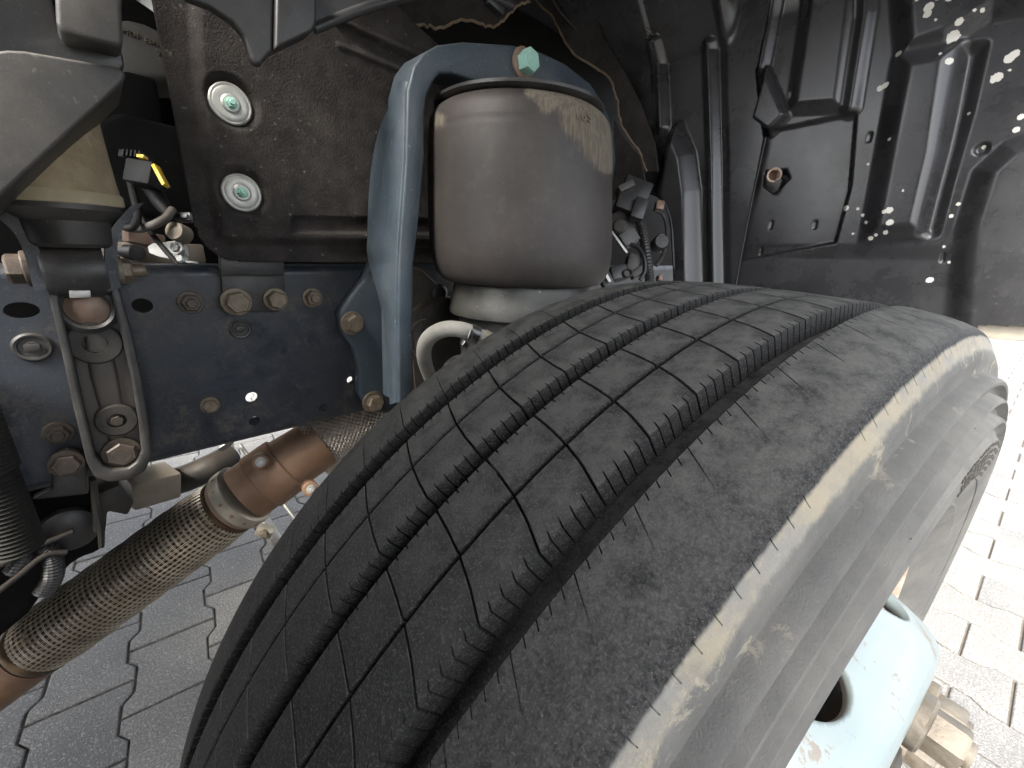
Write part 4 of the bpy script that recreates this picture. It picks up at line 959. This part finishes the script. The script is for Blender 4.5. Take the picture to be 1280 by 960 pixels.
tail = [A + axd * -.010, A + axd * -.05, A + axd * -.12 + np.array([-.01, 0, -.004]), A + axd * -.22 + np.array([-.03, .0, -.006])]
G().tube(tail, Rf * .94, 48, True, 6).build('tail_tube', M['copper_pipe'], ex)
G().lathe([(Rf * .92, .012), (Rf * .96, .014), (Rf * .96, .020), (Rf * .92, .022)], B, axd, 56).build('end_ring', M['bellows_metal'], ex)
G().lathe([(Rf * .92, .020), (Rf * .94, .022), (Rf * .94, .034), (Rf * .92, .036)], B, axd, 56).build('collar', M['brown_part'], ex)
G().lathe([(Rf * .97, .030), (Rf * 1.03, .032), (Rf * 1.04, .040), (Rf * 1.03, .052), (Rf * .97, .054)], B, axd, 64).build('clamp_band', M['band'], ex)
for a in np.linspace(0, 2 * math.pi, 14, endpoint=False):
    p = B + axd * .042 + Rf * 1.035 * (math.cos(a) * uu + math.sin(a) * ww)
    G().lathe([(.0034, -.001), (.0030, .0008), (.0001, .0012)], p, math.cos(a) * uu + math.sin(a) * ww, 12).build('rivet', M['rust_pipe'], ex)
lugp = PD(331, 664, .69)
G().box(lugp, (.026, .014, .020), Euler((.3, .5, -.5)), .003).build('clamp_lug', M['band'], ex)
hexbolt('clamp_bolt', lugp + np.array([-.003, -.008, .002]), (-.3, -1, .2), .010, .007, M['bolt'], ex, 1.2, .0015)
B2 = B + axd * .050; C2 = PD(352, 585, .765); D2 = PD(402, 552, .80)
ax2 = (C2 - B2) / np.linalg.norm(C2 - B2); L2 = np.linalg.norm(C2 - B2)
G().tube([B2, B2 + ax2 * L2 * .5, C2, C2 + (D2 - C2) * .5, D2], [Rf * .93, Rf * .93, Rf * .92, Rf * .90, Rf * .90], 52, True, 6).build('coupling_tube', M['rust_pipe'], ex)
sl = G().lathe([(Rf * .95, 0), (Rf * .99, .002), (Rf * .99, .050), (Rf * .95, .052)], B2 + ax2 * L2 * .42, ax2, 60); sl.build('sleeve', M['rust_pipe'], ex)
for (px, py, d) in ((325, 577, .695), (388, 611, .715)):
    p = PD(px, py, d); G().lathe([(.013, -.02), (.013, .002), (.011, .004), (.0001, .004)], p, (-.2, -1, .35), 24).build('sleeve_ear', M['rust_pipe'], ex)
    hexbolt('sleeve_bolt', p + np.array([0, -.004, .001]), (-.2, -1, .35), .0115, .008, M['zinc'], ex, 1.2, .0015, .003)
# dimpled heat shield tube running on behind the tyre
S0 = PD(385, 556, .81); S1 = PD(520, 478, .93); ax3 = (S1 - S0) / np.linalg.norm(S1 - S0); L3 = np.linalg.norm(S1 - S0); u3 = np.cross(ax3, [0, 0, 1.]); u3 /= np.linalg.norm(u3); w3 = np.cross(ax3, u3)
nu, nv = 210, 420
def shp(P):
    s = P[..., 0]; a = P[..., 1]; r = .068 + .0030 * (np.sin(s / .0095 * math.pi * 2) * np.sin(np.round(a * 0 + 45) * a))
    return S0 + s[..., None] * ax3 + r[..., None] * (np.cos(a)[..., None] * u3 + np.sin(a)[..., None] * w3)
o = hpanel('dimpled_shield', np.linspace(0, L3, nu), np.linspace(0, 2 * math.pi, nv), shp, M['perf'], ex, None, None, 60, 0)

# ------------------------------------------------------------------ pale tubes and castings under the rail
def loose(name, g, mat, label, cat, group=None, ang=38): return tag(g.build(name, mat, None, ang), label, cat, group)
loose('brace_tube', G().tube([PD(282, 556, .98), PD(303, 606, .95), PD(362, 704, .9), PD(420, 800, .86)], .0135, 20, True, 4), M['pale_tube'], 'pale grey round tube crossing behind the exhaust coupling', 'tube')
loose('brace_rod', G().tube([PD(300, 556, 1.02), PD(325, 590, .99), PD(370, 650, .95)], .0045, 10, True, 4), M['zinc'], 'thin light rod behind the exhaust coupling and the pale tube', 'rod')
loose('beige_casting', G().box(PD(188, 606, .80), (.075, .07, .055), Euler((.1, .15, .3)), .006), M['beige'], 'beige dusty block under the rail above the braided pipe', 'casting')
loose('oil_pipe', G().tube([PD(180, 610, .86), PD(225, 600, .87), PD(262, 585, .88), PD(290, 570, .92)], .028, 20, True, 5), M['cast_dark'], 'dark curved pipe between beige block and exhaust clamp', 'pipe')

# ------------------------------------------------------------------ engine bay behind the rail
CR, CD, CF = RM[:, 0], RM[:, 1], RM[:, 2]
def facing(deg=0, yaw=0):
    """orientation of a small part as it sits here: x to the right of the camera's view, z up, turned by deg"""
    m = Matrix(((CR[0], CF[0], -CD[0]), (CR[1], CF[1], -CD[1]), (CR[2], CF[2], -CD[2])))
    return m @ Matrix.Rotation(math.radians(yaw), 3, 'Z') @ Matrix.Rotation(math.radians(deg), 3, 'Y')
def pbox(g, px, py, d, w, h, t, deg=0, bev=.001, yaw=0):
    k = d / F; return g.box(PD(px, py, d), (w * k, t, h * k), facing(deg, yaw), bev)
eng = thing('engine_block', 'dark engine mass with a grey casting, seen through the gaps behind the rail', 'engine', (.5, 1.3, .80))
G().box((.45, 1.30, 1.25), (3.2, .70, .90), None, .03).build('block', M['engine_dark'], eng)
prism('casting', [PY(*p, .80) for p in [(120, 26), (160, 23), (180, 28), (205, 40), (235, 58), (240, 100), (120, 100)]], (0, .14, 0), M['engine'], eng, .010, 3)
prism('casting_step', [PY(*p, .79) for p in [(120, 90), (160, 88), (196, 98), (204, 155), (200, 175), (120, 160)]], (0, .14, 0), M['engine_dark'], eng, .008, 3)
prism('belt_cover', [PY(*p, .76) for p in [(120, 150), (150, 140), (200, 152), (250, 165), (262, 300), (200, 272), (120, 250)]], (0, .12, 0), M['engine_dark'], eng, .008, 3)
def flat_text(txt, px, py, Y, size, deg, name, mat, parent):
    cu = bpy.data.curves.new(name, 'FONT'); cu.body = txt; cu.size = size; cu.extrude = .0014; cu.resolution_u = 3; cu.space_character = 1.15
    ob = bpy.data.objects.new(name, cu); COL.objects.link(ob); dg = bpy.context.evaluated_depsgraph_get(); me = bpy.data.meshes.new_from_object(ob.evaluated_get(dg)); bpy.data.objects.remove(ob)
    p = PY(px, py, Y); R_ = Matrix.Rotation(math.radians(deg), 3, 'Y'); 
    for v in me.vertices: v.co = Vector(p) + R_ @ Vector((v.co.x, -.0008 - v.co.z, v.co.y))
    return at_parent(add(name, me, mat), parent)
flat_text('MDF ENGI', 152, 41, .80, .0095, 8, 'cast_lettering', M['bolt'], eng)
flat_text('PAT', 181, 53, .80, .0095, 8, 'cast_lettering', M['bolt'], eng)
flat_text('22', 196, 69, .80, .0095, 8, 'cast_lettering', M['bolt'], eng)
loose('bay_plate', G().box(PD(196, -6, .66), (.06, .004, .05), facing(35), .001), M['zinc'], 'light metal plate corner behind the top left edge of the felt shield', 'plate')

plug = thing('sensor_plug', 'black electrical plug with yellow latch beside the damper', 'connector', PD(190, 250, .58))
g = G(); pbox(g, 180, 218, .575, 33, 28, .022, 10, .002); pbox(g, 170, 197, .58, 30, 9, .018, 8, .001); g.build('housing', M['cable'], plug)
g = G()
for k in range(5): pbox(g, 160 + k * 5, 194 + k * .5, .568, 2, 8, .016, 8, .0004)
g.build('housing_rib', M['cable'], plug)
g = G(); pbox(g, 201, 220, .565, 4.5, 29, .010, -28, .0008); g.build('latch', M['yellow'], plug)
g = G(); pbox(g, 178, 196.5, .564, 9, 4, .008, 5, .0006); g.build('latch', M['yellow'], plug)
G().tube([PD(188, 230, .60), PD(192, 238, .60), PD(200, 252, .60), PD(207, 262, .60), PD(212, 268, .60)], [.0125, .0120, .0105, .0085, .0070], 18, True, 5).build('boot', M['cable'], plug)
loose('grey_cable', G().tube([PD(*p) for p in [(216, 262, .60), (208, 272, .59), (192, 281, .58), (176, 286, .58), (160, 284, .58), (140, 276, .60)]], .0055, 12, True, 6), M['engine'], 'grey sleeved cable curving under the plug with the yellow latch', 'cable')
loose('black_cable', G().tube([PD(*p) for p in [(160, 215, .60), (166, 240, .59), (172, 268, .575), (166, 284, .56), (154, 283, .56), (144, 270, .56), (138, 258, .565)]], .0048, 12, True, 6), M['cable'], 'black cable loop hanging beside the tan banded damper', 'cable')
loose('thin_cable', G().tube([PD(*p) for p in [(176, 270, .60), (190, 292, .60), (206, 312, .59), (224, 332, .58)]], .0036, 10, True, 6), M['cable'], 'thin black cable crossing the white lever above the rail', 'cable')
loose('reservoir', G().tube([PD(*p) for p in [(150, 205, .68), (152, 235, .68), (150, 262, .68), (138, 290, .68), (120, 312, .68)]], [.010, .014, .016, .022, .03], 18, True, 5), M['pale_blue'], 'pale blue plastic tank edge behind the damper', 'tank')
rb = G(); pr = PD(142, 314, .64); pr2 = PD(172, 316, .62); dd = (pr2 - pr); Lr = np.linalg.norm(dd)
rb.lathe([(.0095 + .0018 * math.cos(k * math.pi), Lr * k / 16) for k in range(17)], pr, dd, 24)
loose('ribbed_hose', rb, M['black_plastic'], 'short ribbed black hose above the rail beside the damper clevis', 'hose', None, 20)
lev = thing('white_lever', 'dirty white lever with a round pivot, just above the rail', 'lever', PD(205, 315, .60))
prism('arm', [PD(*p) for p in [(184, 308, .62), (190, 304, .62), (222, 300, .62), (230, 306, .62), (232, 318, .62), (222, 326, .62), (196, 320, .62), (186, 316, .62)]], CF * .008, M['white_part'], lev, .0015)
hexbolt('pivot', PD(221, 310, .615), -CF, .012, .006, M['zinc'], lev, 1.4, .002)
loose('bracket_ledge', G().box(PD(192, 316, .66), (.13, .03, .03), Euler((0, 0, 0)), .003), M['beige'], 'beige dusty ledge behind the white lever', 'casting')
loose('brown_bracket', G().box(PD(180, 298, .64), (.045, .03, .02), Euler((0, .2, .2)), .003).box(PD(176, 312, .645), (.012, .02, .03), None, .002), M['brown_part'], 'brown oily metal bracket above the white lever', 'bracket')
kn = G().lathe([(.0001, .014), (.004, .013), (.006, .011), (.0125, .010), (.0135, .006), (.0135, -.01)], PD(224, 291, .61), -CF, 28)
loose('pulley', kn, M['beige'], 'small round dusty pulley between plug boot and felt shield', 'pulley')
loose('fuse_holder', G().box(PD(232, 272, .615), (.022, .012, .012), facing(0), .001).box(PD(232, 272, .612), (.014, .014, .006), facing(0), .0005), M['black_plastic'], 'small black rectangular fuse holder next to the felt shield edge', 'fuse holder')
loose('rail_nut', G().lathe([(.006, 0), (.006, .006), (.004, .008), (.0001, .008)], PD(230, 325, .56), -CF, 18).box(PD(240, 328, .555), (.016, .004, .003), facing(5), .0005), M['zinc'], 'small bright nut on the rail top at the end of the thin cable', 'nut')

# ------------------------------------------------------------------ under the rail, far left
ga = thing('gaiter', 'ribbed dusty rubber gaiter at the left edge below the rail', 'gaiter', PY(8, 690, .50))
gc = PY(2, 560, .50); zt_, zl_ = PY(2, 470, .50)[2], PY(10, 590, .50)[2]; zq = PY(10, 700, .50)[2]
G().lathe([(.0285 + .0016 * math.cos(k * math.pi), zl_ + (zt_ - zl_) * k / 44) for k in range(45)], (gc[0] - .024, .52, 0), (0, 0, 1), 32).build('sleeve', M['gaiter'], ga, 20)
G().lathe([(.0215 + .0022 * math.cos(k * math.pi), zq + (zl_ - zq) * k / 40) for k in range(41)], (gc[0] - .020, .52, 0), (0, 0, 1), 32).build('coil', M['gaiter'], ga, 20)
lp = thing('lower_plate', 'black folded plate with a large bolt, hanging under the left end of the rail', 'plate', PY(80, 620, .54))
prism('plate', [PY(*p, .532) for p in [(38, 626), (64, 612), (64, 588), (70, 570), (84, 563), (100, 568), (109, 582), (111, 618)]], (0, .016, 0), M['black_metal'], lp, .003, 3)
hexbolt('bolt', PY(83, 579, .532), OUT, .022, .010, M['bolt_dark'], lp, 1.25, .003)
st_ = thing('steering_box', 'black oily steering housing in the dark lower left corner', 'steering gear', PY(40, 730, .66))
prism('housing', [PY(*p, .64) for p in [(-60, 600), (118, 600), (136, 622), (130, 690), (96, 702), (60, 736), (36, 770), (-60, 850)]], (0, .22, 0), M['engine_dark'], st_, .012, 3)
G().lathe([(.026, 0), (.030, -.006), (.030, -.02), (.022, -.026), (.0001, -.027)], PY(88, 655, .64), (0, 1, 0), 32).build('cap', M['black_metal'], st_)
prism('bracket', [PY(*p, .60) for p in [(112, 622), (150, 606), (168, 628), (160, 645), (134, 640), (128, 668), (116, 668)]], (0, .06, 0), M['cast_dark'], st_, .004)
loose('hanging_strip', G().tube([PY(*p, .57) for p in [(116, 600), (120, 630), (126, 660), (127, 684)]], [.0035, .0040, .0040, .0030], 8, True, 4), M['cast_dark'], 'thin dark metal strip hanging below the left end of the rail', 'strip')
for q, lab in (([(-10, 712), (30, 690), (62, 676), (92, 664)], 'upper of two thin dark cables in the lower left corner'), ([(-10, 745), (20, 722), (56, 694), (84, 690)], 'lower of two thin dark cables in the lower left corner')):
    loose('dark_cable', G().tube([PY(*p, .60) for p in q], .0036, 10, True, 6), M['cast_dark'], lab, 'cable', 'dark cables in the lower left corner')
ch = G(); Pc = spline([PY(*p, .61) for p in [(18, 716), (36, 690), (50, 684), (64, 694), (66, 720), (54, 742)]], 14)
ch.tube(Pc, [.010 + .0018 * (k % 2) for k in range(len(Pc))], 14)
loose('corrugated_conduit', ch, M['black_plastic'], 'black corrugated conduit curled beneath the steering housing', 'conduit', None, 15)

# ------------------------------------------------------------------ wiring between air spring and liner
wc = thing('relay_box', 'black relay box of the wiring cluster between air spring and arch liner', 'connector', PD(790, 260, .84))
g = G(); pbox(g, 789, 250, .84, 34, 42, .05, 22, .003); g.build('body', M['black_plastic'], wc)
g = G(); pbox(g, 781, 236, .815, 20, 8, .03, -25, .001); g.build('lid', M['grey_plastic'], wc)
g = G(); pbox(g, 798, 262, .81, 16, 26, .02, 18, .002); g.build('connector_block', M['black_plastic'], wc)
va = thing('solenoid_valve', 'small grey-faced valve with oval cap below the relay box', 'valve', PD(776, 290, .84))
g = G(); pbox(g, 778, 288, .845, 22, 44, .03, -32, .003); g.build('body', M['black_metal'], va)
G().lathe([(.0135, 0), (.0135, .006), (.011, .009), (.0001, .0095)], PD(775, 284, .822), -CF + CR * -.3, 28).build('cap', M['grey_plastic'], va)
g = G(); pbox(g, 772, 300, .82, 3, 40, .004, -36, .0005); g.build('edge_strip', M['zinc'], va)
lm_ = thing('air_fitting', 'black air fitting with pale clip next to the tyre, lowest of the wiring cluster', 'fitting', PD(770, 345, .80))
g = G(); pbox(g, 757, 350, .79, 14, 20, .02, -25, .002); pbox(g, 772, 342, .80, 20, 18, .03, -10, .003); g.build('body', M['black_plastic'], lm_)
g = G(); pbox(g, 757, 343, .772, 4, 22, .006, -28, .0008); g.build('clip', M['zinc'], lm_)
G().lathe([(.009, 0), (.009, .01), (.007, .012), (.006, .006), (.0001, .006)], PD(783, 343, .79), -CF, 24).build('port', M['black_metal'], lm_)
g = G(); pbox(g, 790, 330, .82, 16, 22, .03, 15, .004); pbox(g, 796, 341, .81, 18, 10, .02, -30, .003); g.build('elbow', M['grey_plastic'], lm_)
con = G(); Pc = spline([PD(*p) for p in [(796, 268, .83), (802, 285, .835), (806, 305, .835), (810, 330, .83), (812, 352, .83), (812, 372, .83)]], 12)
con.tube(Pc, [.0085 + .0012 * (k % 2) for k in range(len(Pc))], 14); loose('cable_conduit', con, M['black_plastic'], 'black corrugated cable conduit running down from the relay box to the tyre', 'conduit', None, 15)
con = G(); Pc = spline([PD(*p) for p in [(800, 350, .80), (806, 338, .80), (805, 322, .80), (798, 310, .805), (788, 305, .81)]], 8)
con.tube(Pc, .0042, 10); loose('air_line', con, M['black_plastic'], 'thin black air line looping over the air fitting', 'pipe')
con = G().lathe([(.017, -.02), (.017, .004), (.014, .008), (.0001, .0085)], PD(826, 303, .90), -CF, 30).tube(spline([PD(*p) for p in [(818, 262, .89), (830, 270, .90), (834, 296, .90), (828, 320, .90), (820, 332, .90)]], 5), .0042, 8)
loose('round_sensor', con, M['black_metal'], 'round black sensor in the recess beside the liner corner', 'sensor')
loose('tan_lug', G().box(PD(824, 258, .90), (.018, .02, .02), facing(10), .003).box(PD(824, 348, .90), (.010, .02, .012), facing(0), .002), M['brown_part'], 'brown bracket lugs showing in the recess beside the liner corner', 'bracket')
